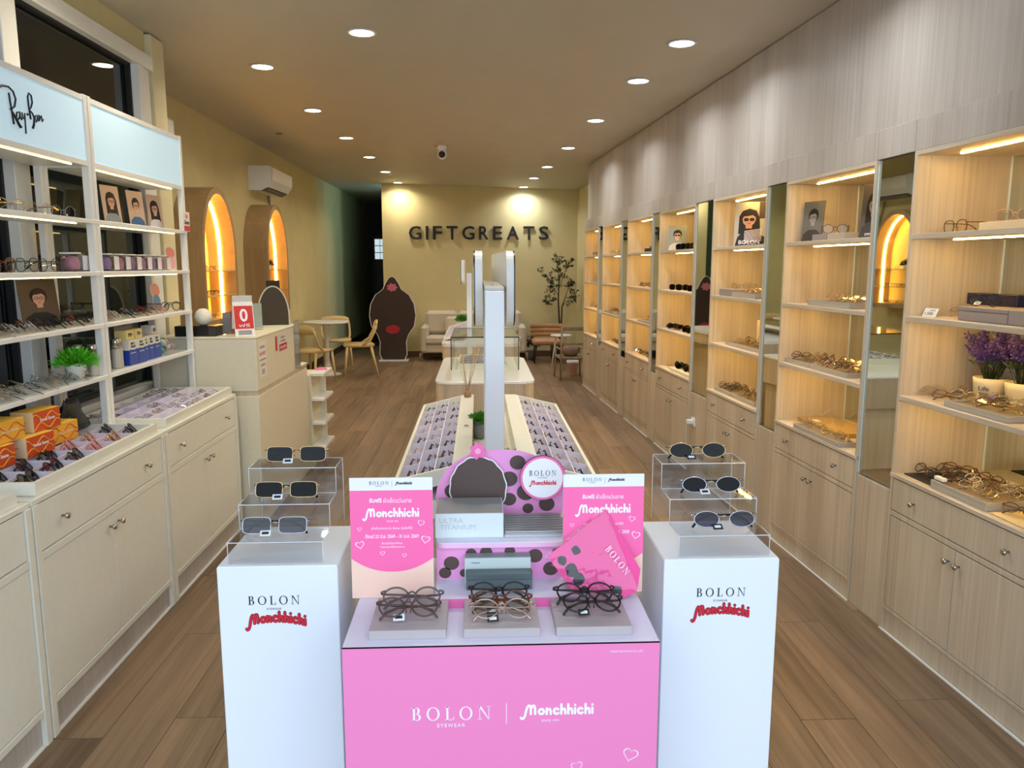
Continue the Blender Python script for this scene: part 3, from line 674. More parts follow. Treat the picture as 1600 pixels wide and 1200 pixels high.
for a in ((.543, .570, .016, .12, -.3), (.44, .548, .012, .12, .2)):
    mb = M(); heart(mb, a[0], a[1], a[2], wd=a[3], rot=a[4]); obj('heart_outline', mb, INKW, t, (0, -.0002, 0), FZ)
# raised step, shelf and pattern boards of the promotional stand
t = thing('counter_stand', 'pink and brown dotted cardboard stand on the pink box', 'stand', (-.095, 1.515, .8))
obj('step', M().box(0, .30, .001, .34, 0, .020, b=.001), LAV, t)
obj('step_front', M().box(0, .30, 0, .001, 0, .020), PINKI, t)
DOT = P('dot_brown', (84, 66, 60), .5); PATP = P('pattern_pink', (238, 156, 212), .45); OUTL = P('cut_edge_white', (240, 236, 240), .5)
bb = obj('lower_back_board', M().box(.0, .275, .106, .109, .02, .094), PATP, t)
rnd = random.Random(3)
def dots(parent, pts, r, y, clip=None):
    T = Matrix.Translation((0, y, 0)) @ Matrix.Rotation(radians(90), 4, 'X')
    for (x, z, k) in pts: obj('printed_dot', M().prism([(x+r*k*cos(2*pi*i/18), z+r*k*.92*sin(2*pi*i/18)) for i in range(18)], 0, .0004, 0, T), DOT, parent)
dots(bb, [(.032, .056, 1), (.075, .078, .7), (.018, .034, .8), (.108, .08, .8), (.215, .07, 1), (.16, .082, .7), (.25, .04, 1), (.262, .078, .55), (.2, .032, .6), (.06, .033, .6)], .017, .106)
# rounded pink/white shelf
def rrect(x0, x1, y0, y1, r, n=5):
    pts = []
    for cx, cy, a0 in ((x1-r, y0+r, -pi/2), (x1-r, y1-r, 0), (x0+r, y1-r, pi/2), (x0+r, y0+r, pi)):
        for i in range(n+1): a = a0+pi/2*i/n; pts.append((cx+r*cos(a), cy+r*sin(a)))
    return pts
obj('shelf', M().prism(rrect(-.002, .285, .095, .30, .02), .094, .104), P('shelf_pinkwhite', (238, 190, 222), .35), t)
obj('shelf_top', M().prism(rrect(-.001, .284, .096, .299, .02), .104, .1055), LAV, t)
# arched back board
arch = [(-.0, .1055)]+[(.145+.157*cos(pi-pi*i/24)*(1 if True else 1), .105+.165*sin(pi*i/24)**.62) for i in range(1, 24)]+[(.29, .1055)]
T = Matrix.Translation((0, .272, 0)) @ Matrix.Rotation(radians(90), 4, 'X')
b2 = obj('arched_back_board', M().prism(arch, -.003, 0, 0, T), PATP, t)
dots(b2, [(.185, .238, 1), (.165, .198, 1.05), (.205, .165, 1.15), (.165, .148, .9), (.255, .135, 1), (.21, .125, .7), (.275, .19, .8), (.03, .17, 1), (.012, .13, .8), (.05, .215, .7)], .019, .2719)
# plain brown domed display card (generic stand-in for the cut-out)
def domed(mb, w, h, mi, grow=0, z0=0, z1=.003, T=None):
    pts = []
    for i in range(48):
        a = 2*pi*i/48; rr = 1+.018*sin(14*a)
        pts.append(((w/2+grow)*cos(a)*rr, h*.5+(h*.5+grow)*sin(a)*rr))
    mb.prism(pts, z0, z1, mi, T)
dm = thing('dome_card', 'plain brown domed cardboard cut-out with a pink rosette behind the pale box', 'cut-out', (-.004, 1.775, .905))
T = Matrix.Rotation(radians(90), 4, 'X')
mb = M(); domed(mb, .130, .150, 0, .003, 0, .002, T); obj('backing', mb, OUTL, dm)
mb = M(); domed(mb, .130, .150, 0, 0, .002, .0035, T); obj('brown_face', mb, DOT, dm)
mb = M(); mb.prism([(.0+.018*(1+.16*cos(7*a))*cos(a), .166+.018*(1+.16*cos(7*a))*sin(a)) for a in [2*pi*i/56 for i in range(56)]], .002, .006, 0, T)
mb.prism([(.007*cos(2*pi*i/16), .166+.007*sin(2*pi*i/16)) for i in range(16)], .006, .008, 1, T)
obj('rosette', mb, [PINKI, P('rosette_centre', (250, 170, 205), .5)], dm)
# round logo disc
t = thing('logo_disc', 'round white lettered disc with a pink ring on the dotted board', 'sign', (.146, 1.742, 1.012))
T = Matrix.Rotation(radians(90), 4, 'X')
C_ = lambda r, n=40: [(r*cos(2*pi*i/n), r*sin(2*pi*i/n)) for i in range(n)]
obj('backing', M().prism(C_(.0535), -.004, 0, 0, T), BLACKM, t)
obj('pink_ring', M().prism(C_(.0525), 0, .001, 0, T), PINKI, t)
obj('face', M().prism(C_(.047), .001, .0018, 0, T), P('disc_white', (240, 240, 246), .4), t)
serif('serif_lettering', t, 'BOLON', .062, .0125, (0, -.0018, .012), FZ, INK)
v, f = text_geo('EYEWEAR', .022, .003, .0004, sp=1.3); obj('small_lettering', M().add(v, f), INKG, t, (0, -.0018, .001), FZ)
bubble('bubble_lettering', t, .064, .015, (0, -.0018, -.0125), FZ, REDI)
# pale block and ridged silver block on the shelf
t = thing('frame_box', 'pale grey-white box with faint embossed capitals on the pink shelf', 'box', (-.099, 1.640, .9055))
obj('body', M().box(0, .151, 0, .12, 0, .056, b=.0015), P('box_palegrey', (214, 222, 224), .4), t)
obj('top_sheet', M().box(.002, .149, .003, .118, .056, .0565), P('box_top_grey', (150, 150, 148), .4), t)
for s_, z in (('ULTRA', .041), ('TITANIUM', .026)):
    v, f = text_geo(s_, .052 if s_ == 'ULTRA' else .078, .011, .0005); obj('embossed_lettering', M().add(v, f), P('emboss', (188, 198, 200), .4), t, (.036 if s_ == 'ULTRA' else .05, -.0002, z), FZ)
t = thing('ridged_base', 'low silver ridged base beside the pale box under the logo disc', 'base', (.054, 1.640, .9055))
obj('plate', M().box(0, .136, 0, .12, 0, .007, b=.001), P('silver_plate', (205, 208, 212), .25, .7), t)
for k in range(8): obj('ridge', M().box(0.001, .134, .010+k*.013, .018+k*.013, .007, .0115+k*.0012, b=.001), P('silver_ridge', (178, 178, 176), .3, .6), t)
# two flat cases behind the middle block
t = thing('frame_case', 'pale green-grey case standing behind the dark slate case', 'case', (-.034, 1.590, .82))
obj('body', M().box(0, .143, 0, .028, 0, .058, b=.0015), P('case_pale', (196, 208, 206), .4), t)
obj('lid_top', M().box(.001, .142, .001, .027, .058, .060), P('case_top', (140, 148, 146), .4), t)
v, f = text_geo('EYEWEAR', .018, .003, .0004); obj('small_lettering', M().add(v, f), INKG, t, (.024, -.0002, .048), FZ)
t = thing('frame_case', 'dark slate case lying in front of the pale green-grey case', 'case', (-.030, 1.556, .82))
obj('body', M().box(0, .140, 0, .030, 0, .022, b=.0015), P('case_slate', (92, 104, 108), .4), t)
obj('lid', M().box(-.0005, .1405, -.0005, .0305, .022, .036, b=.0015), P('case_slate2', (84, 96, 100), .4), t)
# posters
def poster(x0, lab, tilt):
    t = thing('poster', lab, 'poster', (x0, 1.572 if x0 < 0 else 1.580, .8005), 0, 'pink and white promotional posters', rot=(-.02, 0, tilt))
    w, h = .173, .262
    obj('board', M().box(0, w, 0, .003, 0, h, b=.0003), P('poster_white', (236, 236, 244), .35), t)
    obj('peach_ground', M().box(0.0005, w-.0005, -.0003, 0, .0005, .09), PEACH, t)
    top = h-.027; pts = [(0.0003, top), (w-.0003, top)]+[(w*(1-i/14), .058+.03*abs((i/14-.5)*2)**2.2) for i in range(15)]
    T = Matrix.Rotation(radians(90), 4, 'X')
    obj('pink_field', M().prism(pts, .0003, .0007, 0, T), PINKL, t)
    serif('serif_lettering', t, 'BOLON', .040, .0072, (w*.355, -.0002, h-.011), FZ, INKG)
    v, f = text_geo('EYEWEAR', .013, .0018, .0003); obj('small_lettering', M().add(v, f), INKG, t, (w*.355, -.0002, h-.0178), FZ)
    obj('divider_line', M().box(w*.51, w*.513, -.0005, 0, h-.019, h-.007), INKG, t)
    bubble('bubble_lettering', t, .036, .008, (w*.65, -.0002, h-.0125), FZ, INK, bold=.02)
    v, f = text_geo('รับฟรี', .026, .0098, .0006, bold=.02); o1 = obj('thai_lettering', M().add(v, f), INKW, t, (w*.31, -.0007, h-.048), FZ)
    v, f = text_geo('ผ้าเช็ดแว่นลาย', .058, .0108, .0006); obj('thai_lettering', M().add(v, f), INKW, t, (w*.575, -.0007, h-.048), FZ)
    bubble('bubble_lettering', t, .120, .027, (w*.49, -.0007, h-.078), FZ, INKW)
    v, f = text_geo('SINCE 1974', .024, .0032, .0004); obj('small_lettering', M().add(v, f), INKW, t, (w*.51, -.0007, h-.0935), FZ)
    v, f = text_geo('เมื่อซื้อกรอบแว่น Bolon รุ่นใดก็ได้', .086, .0075, .0005); obj('thai_lettering', M().add(v, f), INKW, t, (w*.5, -.0007, h-.109), FZ)
    v, f = text_geo('ตั้งแต่ 23 มิ.ย. 2569 – 31 ธ.ค. 2569', .112, .009, .0006, bold=.01); obj('thai_lettering', M().add(v, f), INKW, t, (w*.5, -.0007, h-.1255), FZ)
    v, f = text_geo('เงื่อนไขเป็นไปตามที่กำหนด', .044, .005, .0005); obj('thai_lettering', M().add(v, f), INKW, t, (w*.5, -.0007, h-.141), FZ)
    v, f = text_geo('*เฉพาะสาขาที่ร่วมรายการ', .052, .005, .0005); obj('thai_lettering', M().add(v, f), INKW, t, (w*.5, -.0007, h-.149), FZ)
    for a in ((.148, h-.098, .0075, .18, -.2), (.157, h-.134, .010, .18, -.2), (.019, h-.144, .010, .18, .2), (.019, h-.110, .005, .2, .1), (.066, h-.163, .0055, .2, .1), (.112, h-.168, .005, .2, 0)):
        mb = M(); heart(mb, a[0], a[1], a[2], wd=a[3], rot=a[4]); obj('heart_outline', mb, INKW, t, (0, -.0007, 0), FZ)
    return t
poster(-.272, 'pink and white poster with Thai print, beside the left podium, nothing leaning on it', 0)
poster(.177, 'pink and white poster with Thai print, beside the right podium, behind the pink packet', 0)
# folded pink cloth in clear wrap leaning on the right poster
t = thing('cloth_packet', 'folded pink cloth in crinkled clear wrap leaning on the right poster', 'packet', (.2425, 1.535, .802), rot=(radians(-14), radians(0), 0))
cr = [(.004, 0), (.100, -.0), (.110, .045), (.062, .128), (.045, .132), (-.042, .066)]
cr = [(-.038, .002), (.05, .002), (.088, .018), (.096, .064), (.026, .190), (-.100, .094)]
T = Matrix.Rotation(radians(90), 4, 'X')
obj('cloth', M().prism(cr, -.004, .003, 0, T), P('cloth_pink', (240, 76, 150), .7, noise=.05, nscale=300), t)
mb = M(); nn = 14
inside = lambda x, z: True
vs = []; rr = random.Random(5)
def lerp(a, b, k): return (a[0]+(b[0]-a[0])*k, a[1]+(b[1]-a[1])*k)
q4 = [(-.044, -.001), (.104, .012), (.028, .200), (-.108, .094)]
for i in range(nn+1):
    for j in range(nn+1):
        p = lerp(lerp(q4[0], q4[1], i/nn), lerp(q4[3], q4[2], i/nn), j/nn)
        e_ = min(i, nn-i, j, nn-j); vs.append((p[0], -.004-(rr.random()*.0035 if e_ > 0 else -.004)+.0015*sin(i*.9+j*1.7), max(p[1], 0)))
mb.add(vs, [(i*(nn+1)+j, (i+1)*(nn+1)+j, (i+1)*(nn+1)+j+1, i*(nn+1)+j+1) for i in range(nn) for j in range(nn)], 0, True)
obj('clear_wrap', mb, GL('crinkle_film', (252, 250, 252), .06, .10), t)
serif('serif_lettering', t, 'BOLON', .068, .014, (.046, -.0135, .085), (radians(90), radians(52), 0), P('cloth_print', (255, 244, 252), .6))
mb = M(); rr = random.Random(8)
for cx_, cz_, s_ in [(-.07, .085, .011), (-.05, .065, .014), (-.035, .045, .014), (.045, .02, .012), (-.04, .105, .010), (-.025, .02, .011)]:
    mb.prism([(cx_+s_*(.8+.35*rr.random())*cos(2*pi*i/11), cz_+s_*(.8+.35*rr.random())*sin(2*pi*i/11)) for i in range(11)], .003, .0034, 0, T)
obj('printed_patches', mb, P('patch_charcoal', (34, 28, 30), .7), t)
# taupe blocks with glasses
BLK = P('block_taupe', (178, 168, 168), .5, noise=.02)
for i, (x0, lb) in enumerate([(-.2115, 'left'), (-.033, 'middle'), (.144, 'right')]):
    t = thing('display_block', 'low taupe display block, %s one of three on the pink box' % lb, 'block', (x0, 1.383, .8), 0, 'taupe blocks on the pink box')
    obj('slab', M().box(0, .146, 0, .150, 0, .0185, b=.001), BLK, t)
FOREB = [(-.137, 1.475, 'grey', 'brown-grey round eyeglasses, rear pair on the left taupe block', -.95, ''), (-.140, 1.428, 'brown', 'brown-grey round eyeglasses, front pair on the left taupe block', -.98, 'w'),
         (.038, 1.492, 'black', 'black round eyeglasses, rear pair on the middle taupe block', -.85, ''), (.040, 1.450, 'tort', 'brown round eyeglasses, middle pair on the middle taupe block', -.95, 'k'), (.041, 1.415, 'rose', 'rose gold round eyeglasses, front pair on the middle taupe block', -1.0, 'k'),
         (.211, 1.482, 'black', 'black round eyeglasses, rear pair on the right taupe block', -.95, ''), (.219, 1.435, 'black', 'black round eyeglasses, front pair on the right taupe block', -.98, 'k')]
for (x, y, c, lb, tl_, tc) in FOREB:
    glasses(lb, 'round eyeglasses on the taupe blocks', (x, y, .8187), 0, 'boston', c, 'clear', 'fold', tl_, .124, .049, .044, .0019 if c != 'rose' else .0013, 2, tcol='gold' if c in ('black', 'grey', 'brown') and False else None, tagc=tc or None)
# acrylic risers with sunglasses
def riser(x0, lab, ys, zs, w=.197):
    t = thing('acrylic_riser', lab, 'riser', (x0, 0, 0), 0, 'clear acrylic risers on the podiums')
    y0, y1, y2, y3 = ys; z0, z1, z2, z3 = zs; th = .0028
    prof = [(y0, z0), (y0, z1), (y1, z1), (y1, z2), (y2, z2), (y2, z3), (y3, z3), (y3, z0)]
    seg = list(zip(prof, prof[1:]))
    for a, b in seg:
        if abs(a[0]-b[0]) < 1e-6: obj('sheet', M().box(0, w, a[0], a[0]+th, min(a[1], b[1]), max(a[1], b[1])), ACRY, t)
        else: obj('sheet', M().box(0, w, a[0], b[0]+th, a[1]-th, a[1]), ACRY, t)
    mb = M()
    for (y, z) in prof[1:-1]: mb.box(-.0002, w+.0002, y-.0003, y+.0012, z-.0012, z+.0002)
    for a, b in seg:
        for xx in (0, w): mb.tube([(xx, a[0], a[1]), (xx, b[0], b[1])], .0008, 4)
    obj('polished_edges', mb, ACRE, t)
    return t
RZ = (.8805, .9275, .982, 1.042); RY = (1.572, 1.660, 1.745, 1.838)
riser(-.528, 'clear three-step acrylic riser on the left white podium', RY, RZ)
riser(.426, 'clear three-step acrylic riser on the right white podium', RY, RZ)
for x, y, z, c, ln, kd, lb, tc, tcol in [(-.425, 1.775, 1.0425, 'gold', 'green', 'rect', 'gold square sunglasses with green lenses on the top step of the left riser', 'w', 'red'),
        (-.430, 1.690, .9825, 'gold', 'black', 'rect', 'gold square sunglasses with black lenses on the middle step of the left riser', 'w', 'black'),
        (-.437, 1.608, .928, 'silver', 'smoke', 'rect', 'silver square sunglasses with grey lenses on the bottom step of the left riser', 'w', 'black'),
        (.516, 1.772, 1.0425, 'gold', 'green', 'oval', 'gold oval sunglasses with green lenses on the top step of the right riser', 'k', 'black'),
        (.527, 1.690, .9825, 'silver', 'black', 'oval', 'silver oval sunglasses with black lenses on the middle step of the right riser', 'w', 'black'),
        (.533, 1.608, .928, 'silver', 'violet', 'oval', 'silver oval sunglasses with violet lenses on the bottom step of the right riser', 'k', 'black')]:
    glasses(lb, 'sunglasses on the acrylic risers', (x, y, z), 0, kd, c, ln, 'fold', -.28, .146, .058 if kd == 'rect' else .056, .034 if kd == 'rect' else .035, .0012, 2, tcol=tcol, tr=.0022, tagc=tc)

# ------------------------------------------------------------------ centre island
isl = thing('centre_island', 'white centre island carrying two sloping trays of eyeglasses', 'counter', (.055, 2.68, 0))
obj('body', M().box(-.30, .31, .03, 1.50, 0, .60, b=.004), PALE, isl)
obj('upper_body', M().box(-.355, .365, .0, 1.52, .60, .672, b=.004), TRAYW, isl)
obj('inner_board', M().box(-.14, -.085, .0, 1.52, .672, .8, b=.001), TRAYW, isl)
obj('inner_board', M().box(.085, .145, .0, 1.52, .672, .8, b=.001), TRAYW, isl)
obj('well_floor', M().box(-.085, .085, .0, 1.52, .672, .70), TRAYW, isl)
tL, cL = cell_tray('compartment_tray', 'sloping compartment tray of folded eyeglasses on the left side of the island', -.305, -.085, 2.68, 4.20, .675, .745, 3, 8, 'sloping trays on the island', .014, .798, deep=.058)
tR, cR = cell_tray('compartment_tray', 'sloping compartment tray of folded eyeglasses on the right side of the island', .200, .425, 2.68, 4.20, .675, .798, 3, 8, 'sloping trays on the island', .014, .745, deep=.058)
rnd = random.Random(11)
NTH = ['first', 'second', 'third', 'fourth', 'fifth', 'sixth', 'seventh', 'eighth', 'ninth', 'tenth', 'eleventh', 'twelfth', 'thirteenth', 'fourteenth']
for side, cells in ((0, cL), (1, cR)):
    for (x, y, z, i, j) in cells:
        c = rnd.choice(['black', 'black', 'black', 'tort', 'brown', 'gold', 'rose']) 
        dz = 0
        g = glasses('folded eyeglasses in the %s island tray, %s column, %s cell from the front' % (('left', 'right')[side], ((('outer', 'middle', 'inner'), ('inner', 'middle', 'outer'))[side][i]), NTH[j]), 'eyeglasses in the %s island tray' % ('left', 'right')[side],
                    (x+rnd.uniform(-.006, .006), y-.012, z+.001), radians(90 if side else -90)+rnd.uniform(-.05, .05), rnd.choice(['boston', 'soft', 'round']), c, 'clear', 'tent', 0, .108, .042, .047, .0026 if c in ('black', 'tort', 'brown') else .0016, False, tr=.0028 if c not in ('gold', 'rose') else .0014)
pil = thing('mirror_stand', 'tall white post carrying two white-backed oval mirrors above the island', 'mirror stand', (.053, 2.60, 0))
obj('post', M().box(-.033, .033, 0, .05, .69, 1.416, b=.003), WHITEG, pil)
obj('post', M().box(-.033, .033, .5, .55, .69, 1.42, b=.003), WHITEG, pil)
obj('top_housing', M().box(-.034, .034, .05, 1.1, 1.40, 1.43, b=.003), P('housing_grey', (190, 190, 186), .4), pil)
obj('screw', M().lathe([(.004, 0), (.004, .003), (0, .004)], 8, (.0, .3, 1.43)), CHROME, pil)
def rslab(mb, L, Hh, t0, t1, mi=0, T=None):
    mb.prism([(x, y) for x, y in rrect(0, L, 0, Hh, min(L, Hh)*.22, 6)], t0, t1, mi, T)
for nm, xx, ang, sg in (('mirror', -.052, 0.0, -1), ('mirror', .060, .035, 1)):
    Tm = Matrix.Translation((xx, .17, 1.283)) @ Matrix.Rotation(ang, 4, 'Z') @ Matrix(((0, 0, 1, 0), (1, 0, 0, 0), (0, 1, 0, 0), (0, 0, 0, 1)))
    mb = M(); rslab(mb, 1.05, .27, -.013, .013, 0, Tm); a_ = obj('mirror_case', mb, WHITE, pil)
    mb = M(); rslab(mb, 1.05, .27, .013 if sg > 0 else -.018, .018 if sg > 0 else -.013, 0, Tm); obj('black_rim', mb, BLACK, a_)
    mb = M()
    Ti = Tm @ Matrix.Translation((.02, .02, 0))
    rslab(mb, 1.01, .23, .018 if sg > 0 else -.0185, .0185 if sg > 0 else -.018, 0, Ti); obj('mirror_glass', mb, MIRROR, a_)
# reed diffuser, plants, glass pieces in the well
t = thing('reed_diffuser', 'reed diffuser with thin sticks in a wooden bottle at the far end of the island', 'diffuser', (-.062, 4.12, .8))
obj('bottle', M().lathe([(.016, 0), (.02, .003), (.02, .028), (.012, .032), (.012, .036)], 14), P('bottle_wood', (158, 118, 82), .5), t)
rnd = random.Random(2)
for i in range(13):
    a = rnd.uniform(0, 2*pi); l = rnd.uniform(.2, .27); s_ = rnd.uniform(.1, .36)
    obj('reed', M().tube([(0, 0, .02), (cos(a)*s_*l, sin(a)*s_*l*.6, l)], .0011, 4), P('reed_straw', (196, 160, 105), .6), t)
def foliage(mb, c, r, n, ls, lw, seed, squash=1.0, up=.3, mi=0):
    q = random.Random(seed)
    for i in range(n):
        d = Vector((q.gauss(0, 1), q.gauss(0, 1), abs(q.gauss(0, 1))*1.0-.15)).normalized(); p = Vector(c)+Vector((d.x*r, d.y*r, d.z*r*squash))*q.uniform(.25, 1)
        d2 = (d+Vector((q.uniform(-.4, .4), q.uniform(-.4, .4), up))).normalized(); s_ = d2.cross(Vector((q.uniform(-1, 1), q.uniform(-1, 1), q.uniform(-1, 1)))).normalized()*lw
        l = ls*q.uniform(.6, 1.2); m_ = p+d2*l*.5; e_ = p+d2*l
        mb.add([p, m_+s_, e_, m_-s_], [(0, 1, 2, 3)], mi, False)
GRN = P('leaf_green', (70, 140, 32), .5, noise=.35, nscale=120); GRND = P('leaf_dark', (34, 44, 34), .5, noise=.3, nscale=60); GRNB = P('leaf_bright', (92, 190, 30), .5, noise=.35, nscale=120)
def plant(label, loc, R_, H_, pot, potm, group=None, leaf=GRN, n=420, seed=1, ls=.03, lw=.0045, name='potted_plant', sq=.75):
    t = thing(name, label, 'plant', loc, 0, group)
    obj('pot', M().lathe(pot, 20), potm, t); top = pot[-1][1]
    mb = M(); foliage(mb, (0, 0, top), R_, n, ls, lw, seed, sq); o = obj('foliage', mb, leaf, t); o['kind'] = 'stuff'
    return t
POTW = P('pot_white', (232, 228, 214), .35)
plant('round green tuft in a grey pot beside the left of the island post', (.0, 3.55, .701), .052, .05, [(.02, 0), (.026, .002), (.034, .085), (.030, .085), (.029, .075)], P('pot_grey', (130, 130, 126), .5), seed=5, ls=.024, n=600)
plant('round green tuft in a grey pot half hidden behind the dotted board', (.105, 2.88, .701), .05, .05, [(.02, 0), (.026, .002), (.034, .06), (.030, .06), (.029, .055)], P('pot_grey', (130, 130, 126), .5), seed=6, ls=.024, n=600)
t = thing('glass_divider', 'clear glass pane standing in the island well beside the post', 'glass pane', (-.028, 2.95, .701))
obj('glass_pane', M().box(0, .004, 0, .85, 0, .115), GLASSM, t); obj('clip', M().box(-.003, .007, .4, .415, 0, .02, b=.001), CHROME, t)
t = thing('island_socket', 'small square white socket on the left inner board of the island', 'socket', (-.057, 3.35, .8))
obj('plate', M().box(-.017, .017, -.03, .03, 0, .003, b=.001), WHITE, t); obj('insert', M().box(-.009, .009, -.014, .014, .003, .0045), P('brass_insert', (150, 130, 90), .4), t)

# ------------------------------------------------------------------ wooden table with the glass case
t = thing('display_table', 'rounded fluted wood table with a white top carrying the glass case', 'table', (.042, 5.32, 0))
obj('top_panel', M().prism(rrect(-.35, .35, 0, 1.5, .11, 7), .685, .70), WHITEG, t)
obj('apron', M().prism(rrect(-.346, .346, .004, 1.496, .108, 7), .46, .685), RIBW, t)
obj('body', M().prism(rrect(-.325, .325, .03, 1.47, .1, 7), .0, .46), RIBW, t)
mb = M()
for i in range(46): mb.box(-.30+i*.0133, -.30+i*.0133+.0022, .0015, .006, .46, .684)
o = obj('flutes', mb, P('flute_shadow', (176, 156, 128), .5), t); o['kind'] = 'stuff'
t = thing('glass_case', 'black-edged glass case with a tray of eyeglasses on the white-topped table', 'glass case', (.042, 5.37, .70))
obj('base', M().box(-.235, .235, 0, .80, 0, .078, b=.002), TRAYW, t)
for nm, bx in (('pane', (-.235, .235, .0, .004, .078, .305)), ('pane', (-.235, .235, .79, .794, .078, .305)), ('pane', (-.235, -.231, .004, .79, .078, .305)), ('pane', (.231, .235, .004, .79, .078, .305)), ('pane', (-.235, .235, .0, .794, .305, .309))):
    obj(nm, M().box(*bx), GLASSM, t)
mb = M().box(-.238, .238, -.003, .003, .304, .312).box(-.238, -.232, -.003, .003, .078, .305).box(.232, .238, -.003, .003, .078, .305)
obj('black_edging', mb, BLACK, t)
mb = M().box(-.236, .236, .79, .796, .304, .311).box(-.236, -.231, 0, .79, .305, .311).box(.231, .236, 0, .79, .305, .311); obj('green_edging', mb, P('glass_edge_green', (120, 150, 138), .2), t)
tC, cC = cell_tray('compartment_tray', 'compartment tray of eyeglasses inside the glass case', -.15, .20, 5.42, 6.02, .779, .815, 4, 5, 'trays in the glass case')
rnd = random.Random(21)
for (x, y, z, i, j) in cC:
    if i in (2,): continue
    glasses('eyeglasses inside the glass case, %s column from the left, %s cell from the front' % (NTH[i], NTH[j]), 'eyeglasses in the glass case', (x, y-.02, z), rnd.uniform(-.4, .4), 'boston', rnd.choice(['black', 'gold', 'rose', 'tort']), 'clear', 'fold', -.8, .10, .04, .032, .0014, False)
t = thing('mirror_stand', 'rear white post with a small white-backed mirror standing behind the glass case', 'mirror stand', (-.04, 6.25, .70))
obj('post', M().box(-.055, -.015, 0, .05, 0, .74, b=.003), WHITEG, t)
Tm = Matrix.Translation((-.075, -.15, .78)) @ Matrix(((0, 0, 1, 0), (1, 0, 0, 0), (0, 1, 0, 0), (0, 0, 0, 1)))
Tm = Matrix.Translation((-.082, -.15, .655)) @ Matrix(((0, 0, 1, 0), (1, 0, 0, 0), (0, 1, 0, 0), (0, 0, 0, 1)))
mb = M(); rslab(mb, .5, .19, -.012, .012, 0, Tm); a_ = obj('mirror_case', mb, WHITE, t)
mb = M(); rslab(mb, .5, .19, -.016, -.012, 0, Tm); obj('black_rim', mb, BLACK, a_)
t = thing('rear_counter', 'rounded pale counter with white top farther back behind the glass case', 'counter', (.02, 7.0, 0))
obj('top_panel', M().prism(rrect(-.36, .36, 0, 1.9, .1, 7), .77, .80), WHITEG, t)
obj('apron', M().prism(rrect(-.355, .355, .005, 1.895, .1, 7), .66, .77), RIBW, t)
obj('body', M().prism(rrect(-.28, .28, .1, 1.8, .1, 7), 0, .66), RIBW, t)
cell_tray('compartment_tray', 'sloping lilac tray on the left edge of the rear counter', -.33, -.10, 7.3, 8.7, .80, .83, 3, 8, 'sloping trays on the rear counter', .012, .90)
plant('small green tuft in a white pot on the rear counter', (-.18, 8.8, .80), .075, .06, [(.035, 0), (.04, .003), (.05, .09), (.046, .09), (.045, .08)], POTW, seed=8, n=350, ls=.04, lw=.007)

# ------------------------------------------------------------------ ceiling fittings
def area(name, parent, w, size, col, loc=(0, 0, -.02), spread=2.6):
    d = bpy.data.lights.new(name, 'AREA'); d.shape = 'DISK'; d.size = size; d.energy = w; d.color = col; d.spread = spread
    o = bpy.data.objects.new(name, d); COL.objects.link(o); o.parent = parent; o.location = loc
    return o
WARM = (1.0, .88, .68); COOL = (.93, .97, 1.0)
DLW = [(-.637, 4.565), (-1.417, 5.44), (-1.39, 6.89), (-1.347, 8.31), (-1.308, 9.73), (-1.29, 11.21), (-1.26, 12.62)]
DLC = [(1.14, 4.5), (1.08, 5.4), (1.01, 6.85), (.956, 8.42), (.875, 10.03), (.798, 11.34), (.726, 12.62)]
DTR = M().lathe([(.066, 0), (.078, -.001), (.082, -.004), (.078, -.007), (.068, -.008), (.066, -.003)], 28).mesh('trim_ring', WHITE)
DDW = M().lathe([(.0001, -.004), (.066, -.004)], 28); DDW.f = [f[::-1] for f in DDW.f]
DDW1 = DDW.mesh('diffuser', EM('lamp_warm', (255, 240, 205), 22)); DDC1 = DDW.mesh('diffuser', EM('lamp_cool', (240, 248, 255), 22))
for k, (lst, col, dd, nm) in enumerate(((DLW, WARM, DDW1, 'warm'), (DLC, COOL, DDC1, 'cool'))):
    for i, (x, y) in enumerate(lst):
        pos = ['nearest', 'second', 'third', 'fourth', 'fifth', 'sixth', 'last, against the back wall'][i]
        t = thing('ceiling_downlight', 'round %s ceiling downlight in the %s row, %s' % (nm, ('left', 'right')[k], pos if i == 6 else pos+' from the front'), 'downlight', (x, y, cz(x)-.001), 0, 'ceiling downlights')
        mobj('trim_ring', DTR, t); mobj('diffuser', dd, t); area('lamp_light', t, LAMP_W, .11, col)
for x, y, col in [(-1.35, 3.6, WARM), (1.2, 3.1, COOL), (.1, 3.0, WARM)]:  # extra downlights added out of view to light the foreground
    t = thing('ceiling_downlight', 'round ceiling downlight above the front, outside the photo', 'downlight', (x, y, cz(x)-.001), 0, 'ceiling downlights')
    mobj('trim_ring', DTR, t); mobj('diffuser', DDW1 if col is WARM else DDC1, t); area('lamp_light', t, LAMP_W, .11, col)
t = thing('security_camera', 'small white dome security camera with black eye on the ceiling', 'camera', (-.38, 8.6, cz(-.38)))
obj('base', M().lathe([(.045, 0), (.05, -.012), (.048, -.045), (.04, -.05)], 20), WHITEG, t)
obj('head', M().lathe([(0, -.15), (.03, -.142), (.048, -.115), (.052, -.09), (.046, -.06), (.036, -.048)], 20), WHITEG, t)
obj('lens_window', M().lathe([(.0, 0), (.02, .002), (.034, .010), (.036, .016)], 20, T=Matrix.Translation((0, -.062, -.10)) @ Matrix.Rotation(radians(-90), 4, 'X')), BLACK, t)
obj('bracket', M().box(-.09, -.045, -.01, .01, -.014, -.006, b=.002), CHROME, t)
t = thing('smoke_vent', 'tiny round grey fitting on the ceiling above the air conditioner', 'fitting', (-2.0, 8.2, cz(-2.0)))
obj('disc', M().lathe([(.0, -.012), (.03, -.01), (.035, 0)], 14), P('fitting_grey', (120, 110, 96), .5), t)

